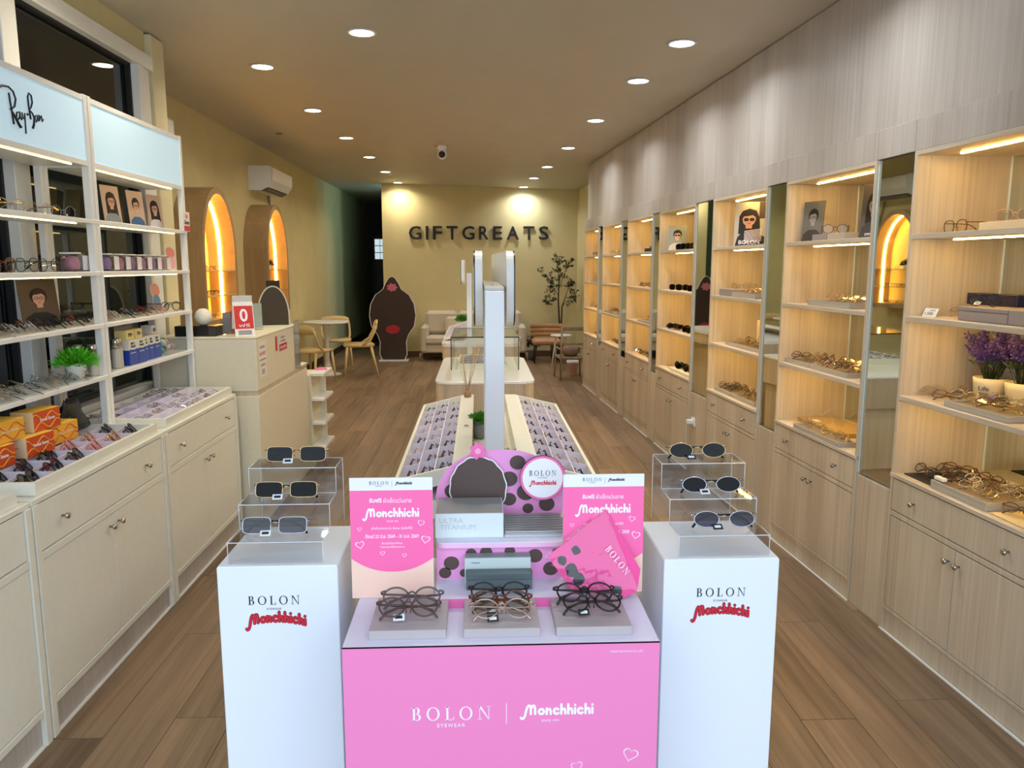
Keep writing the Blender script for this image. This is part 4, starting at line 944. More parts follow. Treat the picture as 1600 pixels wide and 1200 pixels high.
# shop sign letters on the back wall
t = thing('wall_sign', 'large spaced black raised capitals on the yellow back wall', 'sign', (.015, BW, 2.025))
word = 'GIFTGREATS'; wd_ = {'G': .2, 'I': .04, 'F': .15, 'T': .18, 'R': .155, 'E': .15, 'A': .2, 'S': .16}
gap = (2.27-sum(wd_[c] for c in word))/9; x = -1.135
for c in word:
    w = wd_[c]; v, f = text_geo(c, w, .215, .02, bold=.012)
    obj('letter', M().add([(a, b, d+.012) for a, b, d in v], f), BLACKM, t, (x+w/2, 0, 0), FZ); x += w+gap

# air conditioner, switch box
t = thing('air_conditioner', 'white split air conditioner high on the left wall above the far arch', 'air conditioner', (-2.45, 8.62, 2.30))
prof = [(0, 0), (.13, 0), (.2, .035), (.245, .10), (.25, .24), (.22, .255), (0, .255)]
T = Matrix(((1, 0, 0, 0), (0, 0, 1, 0), (0, 1, 0, 0), (0, 0, 0, 1)))
mb = M(); mb.prism(prof, 0, .9, 0, T); mb.f = [f[::-1] for f in mb.f]; obj('body', mb, WHITEG, t)
obj('outlet', M().prism([(.125, .0), (.197, .036), (.2, .030), (.13, -.004)], .04, .86, 0, T), BLACKM, t)
for k in range(3): obj('louvre', M().prism([(.135+.02*k, -.002+.010*k), (.150+.02*k, .005+.010*k), (.152+.02*k, .0+.010*k), (.138+.02*k, -.007+.010*k)], .05, .85, 0, T), P('louvre_grey', (120, 122, 122), .4), t)
obj('front_panel', M().prism([(.25, .105), (.253, .105), (.257, .235), (.252, .24)], .005, .895, 0, T), WHITEG, t)
t = thing('switch_box', 'beige wall switch box on conduit below the air conditioner', 'box', (-2.45, 9.42, 1.86))
obj('box', M().box(0, .05, -.07, .07, -.09, .09, b=.004), P('box_beige', (206, 200, 176), .4), t)
obj('conduit', M().tube([(.02, 0, .09), (.02, -.01, .25), (.02, -.08, .44)], .012, 8), P('conduit_grey', (150, 146, 130), .4), t)
obj('conduit', M().tube([(.012, 0, -.09), (.012, 0, -.9)], .008, 8), P('box_beige', (206, 200, 176), .4), t)
t = thing('roller_unit', 'grey-white curtain box high behind the blank light box', 'unit', (-2.45, 5.02, 2.25))
obj('case', M().box(.02, .30, 0, .8, 0, .28, b=.02), WHITEG, t); obj('flap', M().box(.05, .28, .05, .75, -.01, .0, b=.003), P('louvre_grey', (120, 122, 122), .4), t)

# glowing arches
def archpts(hw, zb, zs, zt, n=20): return [(-hw, zb)]+[(-hw*cos(pi*i/n), zs+(zt-zs)*sin(pi*i/n)) for i in range(n+1)]+[(hw, zb)]
GLS = P('shelf_glass', (206, 190, 140), .1, spec=.8)
BKP = P('arch_back', (236, 212, 150), .6)
for i, (yc, lb) in enumerate([(6.82, 'nearer glowing wooden arch niche on the left wall with three shelves of eyewear'), (8.75, 'farther glowing wooden arch niche on the left wall below the air conditioner')]):
    t = thing('arch_niche', lb, 'niche', (-2.45, yc, 0), 0, 'glowing wooden arches')
    A = archpts(.44, 1.0, 1.60, 2.155); B = archpts(.385, 1.05, 1.60, 2.10); mb = M(); n = len(A)
    vs = [(x, y, z) for x in (0, .25) for P_ in (A, B) for y, z in P_]
    fs = []
    for j in range(n):
        k = (j+1) % n
        fs += [(j, k, 2*n+k, 2*n+j), (n+k, n+j, 3*n+j, 3*n+k), (2*n+j, 2*n+k, 3*n+k, 3*n+j)]
    mb.add(vs, fs); obj('arch_shell', mb, ARCHW, t)
    Tp = Matrix(((0, 0, 1, 0), (1, 0, 0, 0), (0, 1, 0, 0), (0, 0, 0, 1)))
    obj('back_panel', M().prism(archpts(.386, 1.05, 1.60, 2.101), .002, .012, 0, Tp), BKP, t)
    S1 = archpts(.3845, 1.05, 1.60, 2.0995); S2 = archpts(.378, 1.05, 1.60, 2.092); m2 = len(S1)-1; mb = M()
    vs = [(x, y, z) for x in (.105, .128) for P_ in (S1, S2) for y, z in P_]; N_ = len(S1); fs = []
    for j in range(m2): k = j+1; fs += [(N_+j, N_+k, 3*N_+k, 3*N_+j), (j, k, N_+k, N_+j), (2*N_+j, 3*N_+j, 3*N_+k, 2*N_+k)]
    mb.add(vs, fs); obj('led_strip', mb, LEDA, t)
    for z in (1.46, 1.25):
        obj('glass_shelf', M().box(.012, .24, -.383, .383, z-.010, z, b=.001), GLS, t)
    c_ = ['black', 'tort', 'gold', 'brown']; rnd = random.Random(40+i)
    for z, nn, ps in ((1.46, 3, 'fold'), (1.25, 6, 'open'), (1.05, 5, 'fold')):
        for q in range(nn):
            y = yc-.28+.56*(q+.5)/nn+(.06 if z > 1.4 else 0)
            glasses('small eyeglasses on the %s shelf of the %s arch' % ({1.46: 'top glass', 1.25: 'middle glass', 1.05: 'bottom'}[z], ('nearer', 'farther')[i]), 'eyeglasses on the %s shelf of the %s arch' % ({1.46: 'top', 1.25: 'middle', 1.05: 'bottom'}[z], ('nearer', 'farther')[i]),
                    (-2.45+.16, y, z+.0005), radians(90)+rnd.uniform(-.3, .3), 'boston', rnd.choice(c_), 'clear', ps, -.3 if ps == 'fold' else 0, .10, .038, .034, .0016, False)
card('portrait_card', 'brown-toned portrait card on the top shelf of the nearer arch', 'card', .15, .26, (-2.37, 6.57, 1.4605), FL, -.1, (176, 140, 84), (70, 44, 24), (196, 150, 104), (96, 66, 40))
plant('spiky dark little plant on the middle shelf of the nearer arch', (-2.33, 6.52, 1.2505), .05, .05, [(.02, 0), (.026, .002), (.034, .04), (.03, .04), (.029, .036)], P('pot_brown', (120, 84, 50), .5), leaf=GRND, n=160, seed=9, ls=.06, lw=.006)
plant('round green tuft in a white pot on the top shelf of the farther arch', (-2.31, 8.62, 1.4605), .08, .06, [(.04, 0), (.05, .003), (.06, .05), (.055, .05), (.05, .045)], POTW, leaf=GRND, n=500, seed=10, ls=.035, lw=.006)

# objects on the reception counter
t = thing('speaker_box', 'low black box on the left end of the reception counter', 'box', (-1.73, 4.48, 1.1005))
obj('body', M().box(0, .235, 0, .12, 0, .058, b=.002), BLACK, t); obj('front_strip', M().box(.19, .232, -.001, 0, .004, .054), P('dark_grey_strip', (52, 52, 50), .4), t)
t = thing('globe_lamp', 'white textured globe standing on the low black box', 'lamp', (-1.585, 4.54, 1.159))
obj('globe', M().lathe([(0, 0), (.02, .002), (.040, .02), (.049, .048), (.040, .078), (.02, .095), (0, .098)], 24), P('globe_white', (236, 232, 214), .6, bump=.8, nscale=160), t)
obj('foot', M().lathe([(.022, 0), (.024, .004), (.018, .008)], 16), BLACKM, t)
t = thing('tent_card', 'folded tent card with red panel and big white zero on the reception counter', 'sign', (-1.335, 4.49, 1.1005), rot=(0, 0, .45)); t.scale = (1.22, 1.22, 1.22)
Ta = Matrix.Rotation(-.27, 4, 'X'); 
obj('back_leaf', M().box(-.045, .045, .10, .102, 0, .165, T=Matrix.Translation((0, 0, 0)) @ Matrix.Rotation(.30, 4, 'X')), WHITE, t)
fr_ = obj('front_leaf', M().box(-.045, .045, 0, .002, 0, .165, T=Ta), WHITE, t)
obj('red_panel', M().box(-.042, .042, -.0006, 0, .035, .145, T=Ta), P('tent_red', (208, 44, 40), .45), fr_)
v, f = text_geo('0', .036, .062, .0006, bold=.02); obj('zero', M().add(v, f, T=Ta @ Matrix.Translation((0, -.0007, .10)) @ Matrix.Rotation(radians(90), 4, 'X')), INKW, fr_)
v, f = text_geo('ฟรี', .05, .016, .0006); obj('print', M().add(v, f, T=Ta @ Matrix.Translation((0, -.0007, .052)) @ Matrix.Rotation(radians(90), 4, 'X')), INKW, fr_)
obj('foot_band', M().box(-.03, .03, -.0006, 0, .006, .028, T=Ta), P('foot_band', (150, 150, 152), .4), fr_)
t = thing('leaflet_holder', 'clear leaflet holder with grey and red leaflets behind the tent card', 'holder', (-1.46, 4.62, 1.1005), rot=(0, 0, .7))
obj('holder', M().box(-.05, .05, -.02, -.018, 0, .10).box(-.05, .05, .02, .022, 0, .12).box(-.05, .05, -.018, .02, 0, .002), ACRY, t)
obj('leaflet', M().box(-.046, .0, -.008, -.006, .003, .13), P('leaflet_grey', (120, 118, 130), .5), t); obj('leaflet', M().box(.002, .046, -.002, .0, .003, .135), P('leaflet_red', (150, 60, 50), .5), t)
t = thing('menu_stand', 'tall clear acrylic stand with a pale sheet on the reception counter', 'stand', (-1.40, 4.93, 1.1005), rot=(0, 0, .9))
obj('stand', M().box(-.055, .055, -.003, 0, 0, .17).box(-.055, .055, -.003, .05, 0, .003), ACRY, t); obj('sheet', M().box(-.05, .05, .0005, .0015, .012, .165), P('sheet_green', (200, 212, 200), .5), t)
t = thing('arched_card', 'dark brown arched cardboard back with white edge on the reception counter', 'cut-out', (-1.39, 5.33, 1.1005), rot=(-.04, 0, .25))
T = Matrix.Rotation(radians(90), 4, 'X'); ap = lambda g: [(-.10-g, 0)]+[((-.10-g)*cos(pi*i/18)*1.0, .06+(.20+g)*sin(pi*i/18)) for i in range(19)]+[(.10+g, 0)]
obj('edge', M().prism(ap(.006), -.010, 0, 0, T), P('cut_edge_grey', (205, 202, 188), .6), t); obj('brown_face', M().prism(ap(-.003), 0, .002, 0, T), P('card_brown', (62, 50, 30), .6), t)
t = thing('payment_terminal', 'black payment screen on a stand at the far end of the reception counter', 'terminal', (-1.42, 5.58, .8005), rot=(0, 0, .7))
obj('screen', M().box(-.05, .05, -.006, .006, .34, .60, b=.004, T=Matrix.Rotation(-.12, 4, 'X')), BLACK, t); obj('stem', M().box(-.012, .012, .0, .02, .01, .42, b=.003), BLACK, t); obj('base', M().box(-.05, .05, -.04, .06, 0, .012, b=.003), BLACK, t)
t = thing('tissue_box', 'small white box with grey mark beside the black payment screen', 'box', (-1.36, 5.52, .8005), rot=(0, 0, .3))
obj('body', M().box(-.03, .03, -.03, .03, 0, .30, b=.004), WHITE, t); obj('mark', M().box(-.015, .015, -.031, -.03, .22, .26), P('mark_grey', (90, 96, 110), .5), t)
t = thing('step_rack', 'low white rack of four projecting shelves at the far end of the reception counter', 'rack', (-1.28, 5.72, 0))
obj('back', M().box(-.12, .04, 0, .32, 0, .70, b=.003), CREAM2, t)
for z in (.17, .35, .53, .715): obj('shelf', M().box(.03, .135, 0, .34, z-.025, z, b=.003), WHITE, t)
obj('upright', M().box(.04, .085, .30, .32, 0, .70, b=.002), CREAM2, t)
t = thing('pink_leaflets', 'small pink and white bundle on the top of the low white rack', 'bundle', (-1.20, 5.9, .7155), rot=(0, 0, .3))
obj('sheet', M().box(-.04, .04, -.05, .05, 0, .006), WHITE, t); obj('sheet', M().box(-.035, .04, -.045, .05, .006, .012), PINKI, t)

# ------------------------------------------------------------------ seating area at the back
def arcpts(cx, cy, r, a0, a1, n): return [(cx+r*cos(a0+(a1-a0)*i/n), cy+r*sin(a0+(a1-a0)*i/n)) for i in range(n+1)]
CHY = P('chair_yellow', (222, 196, 140), .45)
def hoop_chair():
    t = thing('dining_chair', 'x', 'chair', (0, 0, 0), 0, 'yellow moulded chairs around the white table')
    # front = -y
    seat = [(-.19, -.20), (-.08, -.225), (.08, -.225), (.19, -.20), (.205, 0), (.17, .16), (.08, .20), (-.08, .20), (-.17, .16), (-.205, 0)]
    mb = M(); k = len(seat)
    vs = [(x, y, .43+(.015 if abs(x) > .15 else 0)) for x, y in seat]+[(x*.96, y*.96, .405) for x, y in seat]+[(0, 0, .425), (0, 0, .40)]
    fs = [(i, (i+1) % k, 2*k) for i in range(k)]+[((i+1) % k+k, i+k, 2*k+1) for i in range(k)]+[(i, i+k, (i+1) % k+k, (i+1) % k) for i in range(k)]
    mb.add(vs, fs, 0, True); obj('seat', mb, CHY, t)
    for sg in (-1, 1):
        obj('leg', M().tube([(sg*.17, -.17, .41), (sg*.20, -.21, 0)], [.018, .011], 8), CHY, t)
        obj('leg', M().tube([(sg*.16, .15, .41), (sg*.19, .24, 0)], [.018, .011], 8), CHY, t)
        obj('back_arm', M().tube([(sg*.18, .02, .425), (sg*.205, .14, .50), (sg*.205, .20, .62), (sg*.19, .22, .70)], [.016, .016, .015, .018], 8, flat=1.0), CHY, t)
    mb = M(); n = 12; vs = []
    for i in range(n+1):
        a = pi*i/n; x = -.205*cos(a); d = .03*sin(a)
        for (dy, z) in ((0, .645+.0*sin(a)), (0, .72+.045*sin(a))): vs += [(x, .205+d+(.01 if z > .7 else 0)-.008, z), (x, .205+d+(.01 if z > .7 else 0)+.008, z)]
    fs = []
    for i in range(n): a, b = i*4, (i+1)*4; fs += [(a, b, b+2, a+2), (a+1, a+3, b+3, b+1), (a+2, b+2, b+3, a+3), (a, a+1, b+1, b)]
    mb.add(vs, fs, 0, True); obj('back_rest', mb, CHY, t)
    return t
c0 = hoop_chair()
c0.location = (-1.64, 10.70, 0); c0.rotation_euler = (0, 0, radians(-80)); c0['label'] = 'yellow moulded hoop-back chair standing right of the round white table'
dup(c0, (-2.13, 9.98, 0), (0, 0, radians(-205)), 'yellow moulded hoop-back chair in front of the round white table')
dup(c0, (-2.08, 11.42, 0), (0, 0, radians(15)), 'yellow moulded hoop-back chair behind the round white table')
t = thing('pedestal_table', 'round white pedestal table among the yellow chairs', 'table', (-2.10, 10.78, 0))
obj('tabletop', M().lathe([(.29, .715), (.315, .725), (.315, .738), (.30, .742)], 36), WHITE, t)
obj('pedestal', M().lathe([(.19, 0), (.19, .008), (.12, .022), (.055, .07), (.032, .2), (.028, .45), (.045, .66), (.09, .715)], 24), WHITE, t)
t = thing('side_board', 'plain brown rounded cardboard standee with pink rosette beside the sofa', 'standee', (-1.36, 12.35, 0))
T = Matrix.Rotation(radians(90), 4, 'X')
def sil(g):
    pts = []
    for i in range(40):
        a = -pi*.36+2*pi*.86*i/39 if False else None
    L_ = [(.17, .02), (.21, .10), (.20, .30), (.24, .42), (.33, .55), (.36, .72), (.335, .90), (.26, 1.04), (.14, 1.13), (.10, 1.22), (.05, 1.30)]
    pts = [(x+g, z) for x, z in L_]+[(0, 1.33+g)]+[(-x-g, z) for x, z in L_[::-1]]
    return pts
obj('backing', M().prism(sil(.012), -.006, 0, 0, T), OUTL, t); obj('brown_face', M().prism(sil(0), 0, .002, 0, T), P('standee_brown', (58, 42, 36), .6), t)
obj('rosette', M().prism([(.0+.075*(1+.15*cos(7*a))*cos(a), 1.16+.06*(1+.15*cos(7*a))*sin(a)) for a in [2*pi*i/56 for i in range(56)]], .002, .006, 0, T), P('rosette_dull', (206, 110, 140), .5), t)
obj('red_patch', M().prism([(.11*cos(2*pi*i/20), .50+.07*sin(2*pi*i/20)) for i in range(20)], .002, .004, 0, T), P('patch_red', (178, 30, 40), .5), t)
obj('base', M().box(-.22, .24, -.14, .08, 0, .018, b=.004), WHITE, t)
# sofa
SOF = P('sofa_linen', (206, 196, 176), .9, noise=.04, nscale=160, bump=.3)
t = thing('sofa', 'beige linen sofa against the back wall below the raised letters', 'sofa', (-.08, 12.2, 0))
obj('base', M().box(-.80, .80, .04, .60, .13, .27, b=.02), SOF, t)
obj('back', M().box(-.80, .80, .46, .62, .25, .68, b=.04), SOF, t)
for sg in (-1, 1):
    obj('arm', M().box(min(sg*.72, sg*.84), max(sg*.72, sg*.84), .02, .62, .13, .56, b=.035), SOF, t)
    for y in (.07, .56): obj('leg', M().tube([(sg*.84, y, .13), (sg*.86, y, 0)], [.02, .015], 8), ASHW, t)
for q in range(3):
    x = -.78+q*.52; obj('seat_cushion', M().box(x+.004, x+.516, .0, .48, .27, .395, b=.03), SOF, t)
    obj('back_cushion', M().box(x+.004, x+.516, .36, .50, .39, .76, b=.05, T=Matrix.Translation((0, .0, .02)) @ Matrix.Rotation(0, 4, 'X')), SOF, t)
t = thing('cushion', 'square beige cushion leaning on the left of the sofa', 'cushion', (-.36, 12.44, .40), rot=(-.25, 0, .1))
obj('cover', M().box(-.17, .17, -.05, .05, 0, .30, b=.045), SOF, t); obj('piping', M().tube([(-.15, 0, .01), (.15, 0, .01), (.15, 0, .29), (-.15, 0, .29)], .004, 5, True), P('piping_beige', (186, 176, 156), .8), t)
# brown tub chair
BRN = P('tan_leather', (176, 134, 92), .5, noise=.05, nscale=30)
t = thing('bench_seat', 'tan leather low-back chair with dark legs left of the tall plant', 'chair', (1.06, 11.85, 0), .0)
obj('seat', M().box(-.23, .22, 0, .42, .28, .38, b=.035), BRN, t)
n = 12
for kz in range(3):
    z0 = .39+kz*.068; vs = []
    for i in range(n+1):
        a = pi*.12+(pi*.76)*i/n; x = -.25*cos(a)/cos(pi*.12); y = .22+.18*sin(a)
        vs += [(x, y, z0), (x, y+.05, z0), (x, y-.008, z0+.033), (x, y+.058, z0+.033), (x, y, z0+.066), (x, y+.05, z0+.066)]
    fs = []
    for i in range(n):
        a, b = i*6, (i+1)*6; fs += [(a, b, b+2, a+2), (a+2, b+2, b+4, a+4), (a+1, a+3, b+3, b+1), (a+3, a+5, b+5, b+3), (a+4, b+4, b+5, a+5), (a, a+1, b+1, b)]
    fs += [(0, 2, 3, 1), (2, 4, 5, 3), (n*6, n*6+1, n*6+3, n*6+2), (n*6+2, n*6+3, n*6+5, n*6+4)]
    mb = M(); mb.add(vs, fs, 0, True); obj('back_roll', mb, BRN, t)
for sx in (-1, 1):
    for y in (.05, .37): obj('leg', M().tube([(sx*.17, y, .29), (sx*.2, y, 0)], [.014, .010], 6), BLACKM, t)
# tall plant
t = thing('tall_plant', 'tall slender dark-leaved artificial tree in the right back corner', 'plant', (1.29, 12.45, 0))
obj('pot', M().lathe([(.10, 0), (.12, .01), (.14, .25), (.13, .25), (.12, .22)], 20), P('pot_dark', (70, 60, 50), .6), t)
tr_ = obj('trunk', M().tube([(0, 0, .2), (.01, 0, .6), (-.01, .01, .95), (.0, 0, 1.3)], [.018, .015, .012, .007], 8), P('bark', (52, 40, 30), .8), t)
obj('trunk', M().tube([(.03, 0, .2), (.045, .01, .6), (.05, .0, .85), (.12, 0, 1.05)], [.014, .012, .01, .006], 8), P('bark', (52, 40, 30), .8), t)
BRS = [((0, 0, 1.2), (-.04, 0, 1.68), .15), ((0, 0, 1.1), (-.24, -.02, 1.36), .12), ((0, 0, 1.15), (.16, 0, 1.55), .11), ((-.01, 0, .95), (-.22, 0, .93), .09), ((.05, 0, .85), (.22, 0, 1.0), .12), ((.0, 0, 1.0), (-.12, .0, 1.2), .13), ((.12, 0, 1.05), (.2, 0, 1.25), .08), ((0, 0, 1.2), (.03, 0, 1.42), .15)]
mb = M(); fm_ = M(); q = random.Random(4)
for (a, b, r) in BRS:
    a, b = Vector(a), Vector(b); mb.tube([a, a.lerp(b, .5)+Vector((0, 0, .02)), b], [.005, .004, .002], 5)
    for k in range(9):
        c = a.lerp(b, q.uniform(.5, 1.05)); d = Vector((q.gauss(0, 1), q.gauss(0, .6), q.gauss(.3, 1))).normalized()*r*q.uniform(.6, 1.2)
        mb.tube([c, c+d*.5+Vector((0, 0, .01)), c+d], .0014, 3)
        for m_ in range(14): foliage(fm_, c+d*q.uniform(.3, 1.05), .012, 1, .045, .009, q.randint(0, 99999), 1, .2)
obj('branches', mb, P('bark', (52, 40, 30), .8), t)['kind'] = 'stuff'; obj('foliage', fm_, GRND, t)['kind'] = 'stuff'
# small round white table, flower pot, wooden chair with shaggy cushion, pink bucket
t = thing('side_table', 'small round white side table behind the grey wooden chair', 'table', (1.20, 11.25, 0))
obj('tabletop', M().lathe([(.15, .48), (.155, .49), (.155, .50), (.15, .503)], 24), WHITE, t)
for i in range(3): a = 2*pi*i/3+.5; obj('leg', M().tube([(.08*cos(a), .08*sin(a), .48), (.15*cos(a), .15*sin(a), 0)], [.014, .010], 6), WHITE, t)
t = thing('flower_pot', 'pot of pink and white flowers on the floor between sofa and tan chair', 'flowers', (.86, 12.45, 0))
obj('pot', M().lathe([(.05, 0), (.06, .004), (.075, .14), (.07, .14), (.065, .12)], 16), P('pot_grey', (130, 130, 126), .5), t)
mb = M(); foliage(mb, (0, 0, .22), .12, 220, .05, .014, 31, 1.2); obj('foliage', mb, GRND, t)['kind'] = 'stuff'
mb = M(); foliage(mb, (0, 0, .26), .13, 110, .03, .014, 32, 1.3); obj('blossoms', mb, P('petal_pink', (226, 178, 190), .7), t)['kind'] = 'stuff'
GW = WOOD('grey_wood', (128, 108, 84), (158, 136, 108), 'Z', .5, 60)
t = thing('wooden_chair', 'grey-brown wooden chair half hidden behind the rearmost right cabinet', 'chair', (1.22, 10.25, 0), radians(4))
for x, y, z in ((-.15, -.19, .70), (.15, -.19, .70), (-.16, .19, .40), (.16, .19, .40)): obj('leg', M().tube([(x, y, z), (x*1.12, y*1.1, 0)], [.014, .011], 8), GW, t)
obj('seat', M().box(-.18, .18, -.2, .2, .28, .31, b=.008), GW, t)
obj('back_rail', M().box(-.17, .17, -.20, -.175, .66, .715, b=.008), GW, t); obj('back_rail', M().box(-.15, .15, -.195, -.18, .47, .50, b=.004), GW, t)
obj('arm', M().box(-.17, -.145, -.19, .2, .40, .42, b=.005), GW, t); obj('arm', M().box(.145, .17, -.19, .2, .40, .42, b=.005), GW, t)
t = thing('shaggy_cushion', 'round brown-pink shaggy cushion on the seat of the grey wooden chair', 'cushion', (1.22, 10.24, .3105))
obj('cover', M().lathe([(0, 0), (.09, .01), (.125, .06), (.10, .12), (0, .145)], 18), P('shag_brown', (140, 112, 96), .9, noise=.3, nscale=120), t)
mb = M(); foliage(mb, (0, 0, .06), .13, 500, .02, .004, 33, .8, .0); obj('pile', mb, P('shag_pink', (176, 146, 130), .9), t)['kind'] = 'stuff'
t = thing('bucket', 'pink bucket on the floor behind the grey wooden chair', 'bucket', (1.30, 10.60, 0))
obj('body', M().lathe([(.055, 0), (.058, .003), (.078, .17), (.082, .19), (.078, .19), (.072, .17)], 20), P('bucket_pink', (208, 158, 142), .5), t)
obj('liner', M().lathe([(.070, .17), (.088, .20), (.084, .16)], 12), P('bag_white', (220, 220, 214), .5), t)

# ------------------------------------------------------------------ goods on the right cabinets
RZ0 = radians(-90)+RA      # front of an object turned to the aisle
TAU = P('tray_taupe', (176, 168, 152), .5); TAUD = P('tray_bed', (128, 116, 100), .8); BLKG = P('box_taupe_fabric', (150, 138, 132), .75, noise=.05, nscale=200)
CO = {'nearest': 0}
UN = ['nearest right cabinet', 'second right cabinet', 'third right cabinet', 'fourth right cabinet', 'fifth right cabinet', 'sixth right cabinet', 'rearmost right cabinet']
SN = {1.62: 'top shelf', 1.305: 'second shelf', .99: 'third shelf', .672: 'counter board'}
def rtray(u, s0, s1, n0, n1, z, lab, h=.022):
    t = thing('display_tray', lab, 'tray', rw(n0, s0, z+.0005), RA, 'taupe display trays')
    w, l = n1-n0, s1-s0
    obj('base', M().box(0, w, 0, l, 0, h*.6, b=.001), TAU, t)
    obj('bed', M().box(.004, w-.004, .004, l-.004, h*.6, h*.62), TAUD, t)
    obj('lip', M().box(0, .004, 0, l, h*.6, h), TAU, t); obj('lip', M().box(w-.004, w, 0, l, h*.6, h), TAU, t)
    obj('lip', M().box(.004, w-.004, 0, .004, h*.6, h), TAU, t); obj('lip', M().box(.004, w-.004, l-.004, l, h*.6, h), TAU, t)
    return t
def rspread(u, s0, s1, n0, n1, z, nx, ny, cols, where='on the taupe tray', near=False, kind='boston', pose='fold', tilt=-.95, seed=0, W_=.118, lens='clear', noun=None, jit=.5, r=None, cat=None):
    q = random.Random(seed); out = []
    where = re.sub(r'( of the| on the| at the left of the)$', '', where)
    if where == 'on the': where = ''
    cw = {'gold': 'gold', 'rose': 'rose gold', 'black': 'black', 'tort': 'tortoise', 'brown': 'brown', 'silver': 'silver', 'clear': 'pale clear', 'grey': 'grey'}
    for i in range(nx):
        for j in range(ny):
            s_ = s0+(s1-s0)*(i+.5)/nx; n_ = n0+(n1-n0)*(j+.5)/ny; c = q.choice(cols)
            sg = 'sunglasses' if lens != 'clear' else 'eyeglasses'
            out.append(glasses('%s %s%s, %s, %s' % (cw.get(c, c), sg, ' '+where if where else '', SN[min(SN, key=lambda k: abs(k-z))], UN[u]), '%s%s, %s, %s' % (sg, ' '+where if where else '', SN[min(SN, key=lambda k: abs(k-z))], UN[u]),
                   rw(n_, s_, z+.0008+j*.0004), RZ0+q.uniform(-jit, jit), kind, c, lens, pose, tilt, W_, W_*.385, W_*.33, r or (.0011 if c in ('gold', 'rose', 'silver') else .0017), near))
    return out
# nearest cabinet
rspread(0, .36, .50, .08, .12, 1.62, 1, 1, ['tort'], 'standing open at the left of the', True, 'soft', 'open', 0, 3, .135, jit=0)
t = thing('display_block', 'cream block under gold eyeglasses on the top shelf of the nearest cabinet', 'block', rw(.06, -.20, 1.6205), RA)
obj('slab', M().box(0, .14, 0, .45, 0, .028, b=.001), P('block_cream', (226, 206, 166), .5), t)
glasses('gold eyeglasses standing on the cream block of the nearest cabinet', None, rw(.13, .17, 1.6495), RZ0+.5, 'soft', 'rose', 'clear', 'open', 0, .13, .05, .04, .0012, True)
glasses('gold eyeglasses at the far right of the cream block, cut by the photo edge', None, rw(.13, .0, 1.6495), RZ0-.6, 'soft', 'gold', 'clear', 'open', 0, .13, .05, .04, .0012, True)
t = thing('price_card', 'small white price card on the second shelf of the nearest cabinet', 'card', rw(.06, .49, 1.3055), 0, rot=(-.5, 0, RZ0+.2))
obj('board', M().box(-.032, .032, 0, .001, 0, .036), WHITE, t)
v, f = text_geo('1,500.-', .046, .014, .0004); obj('print', M().add(v, f), INK, t, (0, -.0004, .012), FZ); v, f = text_geo('SALE', .024, .006, .0004); obj('print', M().add(v, f), INK, t, (.008, -.0004, .027), FZ)
t = thing('gift_box', 'large taupe box on the second shelf of the nearest cabinet', 'box', rw(.05, -.16, 1.3055), RA)
obj('body', M().box(0, .20, .22, .466, 0, .034, b=.002), BLKG, t); obj('lid', M().box(-.001, .201, .219, .467, .035, .050, b=.002), BLKG, t)
obj('body_right', M().box(0.0, .20, .0, .217, 0, .05, b=.002), BLKG, t)
glasses('black round eyeglasses with white tag standing on the large taupe box', None, rw(.10, .24, 1.3565), RZ0+.25, 'boston', 'black', 'clear', 'open', 0, .135, .054, .046, .0013, True, tagc='w')
t = thing('lettered_box', 'navy blue box lying behind the black eyeglasses on the taupe box', 'box', rw(.175, .18, 1.3565), RA); obj('body', M().box(0, .07, 0, .26, 0, .042, b=.002), P('navy_box', (22, 26, 66), .4), t)
v, f = text_geo('LUX', .05, .012, .0004); obj('print', M().add(v, f), P('gold_ink', (170, 150, 90), .4), t, (-.0004, .21, .012), (radians(90), 0, radians(-90)))
t = thing('grey_box', 'grey box behind the navy box at the photo edge', 'box', rw(.25, -.2, 1.3565), RA); obj('body', M().box(0, .05, 0, .45, 0, .046, b=.002), P('box_green_grey', (112, 112, 92), .5), t); obj('lid_strip', M().box(-.001, .051, .0, .02, .0, .047, b=.001), P('box_dark_green', (70, 74, 60), .5), t)
rspread(0, .31, .45, .08, .22, 1.305, 2, 1, ['rose', 'gold'], 'lying left of the taupe box on the', False, 'soft', 'fold', -1.1, 5)
t = rtray(0, -.02, .30, .02, .25, .99, 'taupe tray in front of the lavender pots on the nearest cabinet')
rspread(0, 0, .28, .04, .22, 1.004, 3, 2, ['gold', 'tort', 'gold', 'silver'], 'on the taupe tray before the lavender on the', False, 'soft', 'fold', -1.1, 6, .125)
rspread(0, .31, .53, .05, .24, .99, 2, 3, ['rose', 'gold', 'tort', 'clear'], 'lying flat left of the tray on the', False, 'soft', 'fold', -.9, 7, .125)
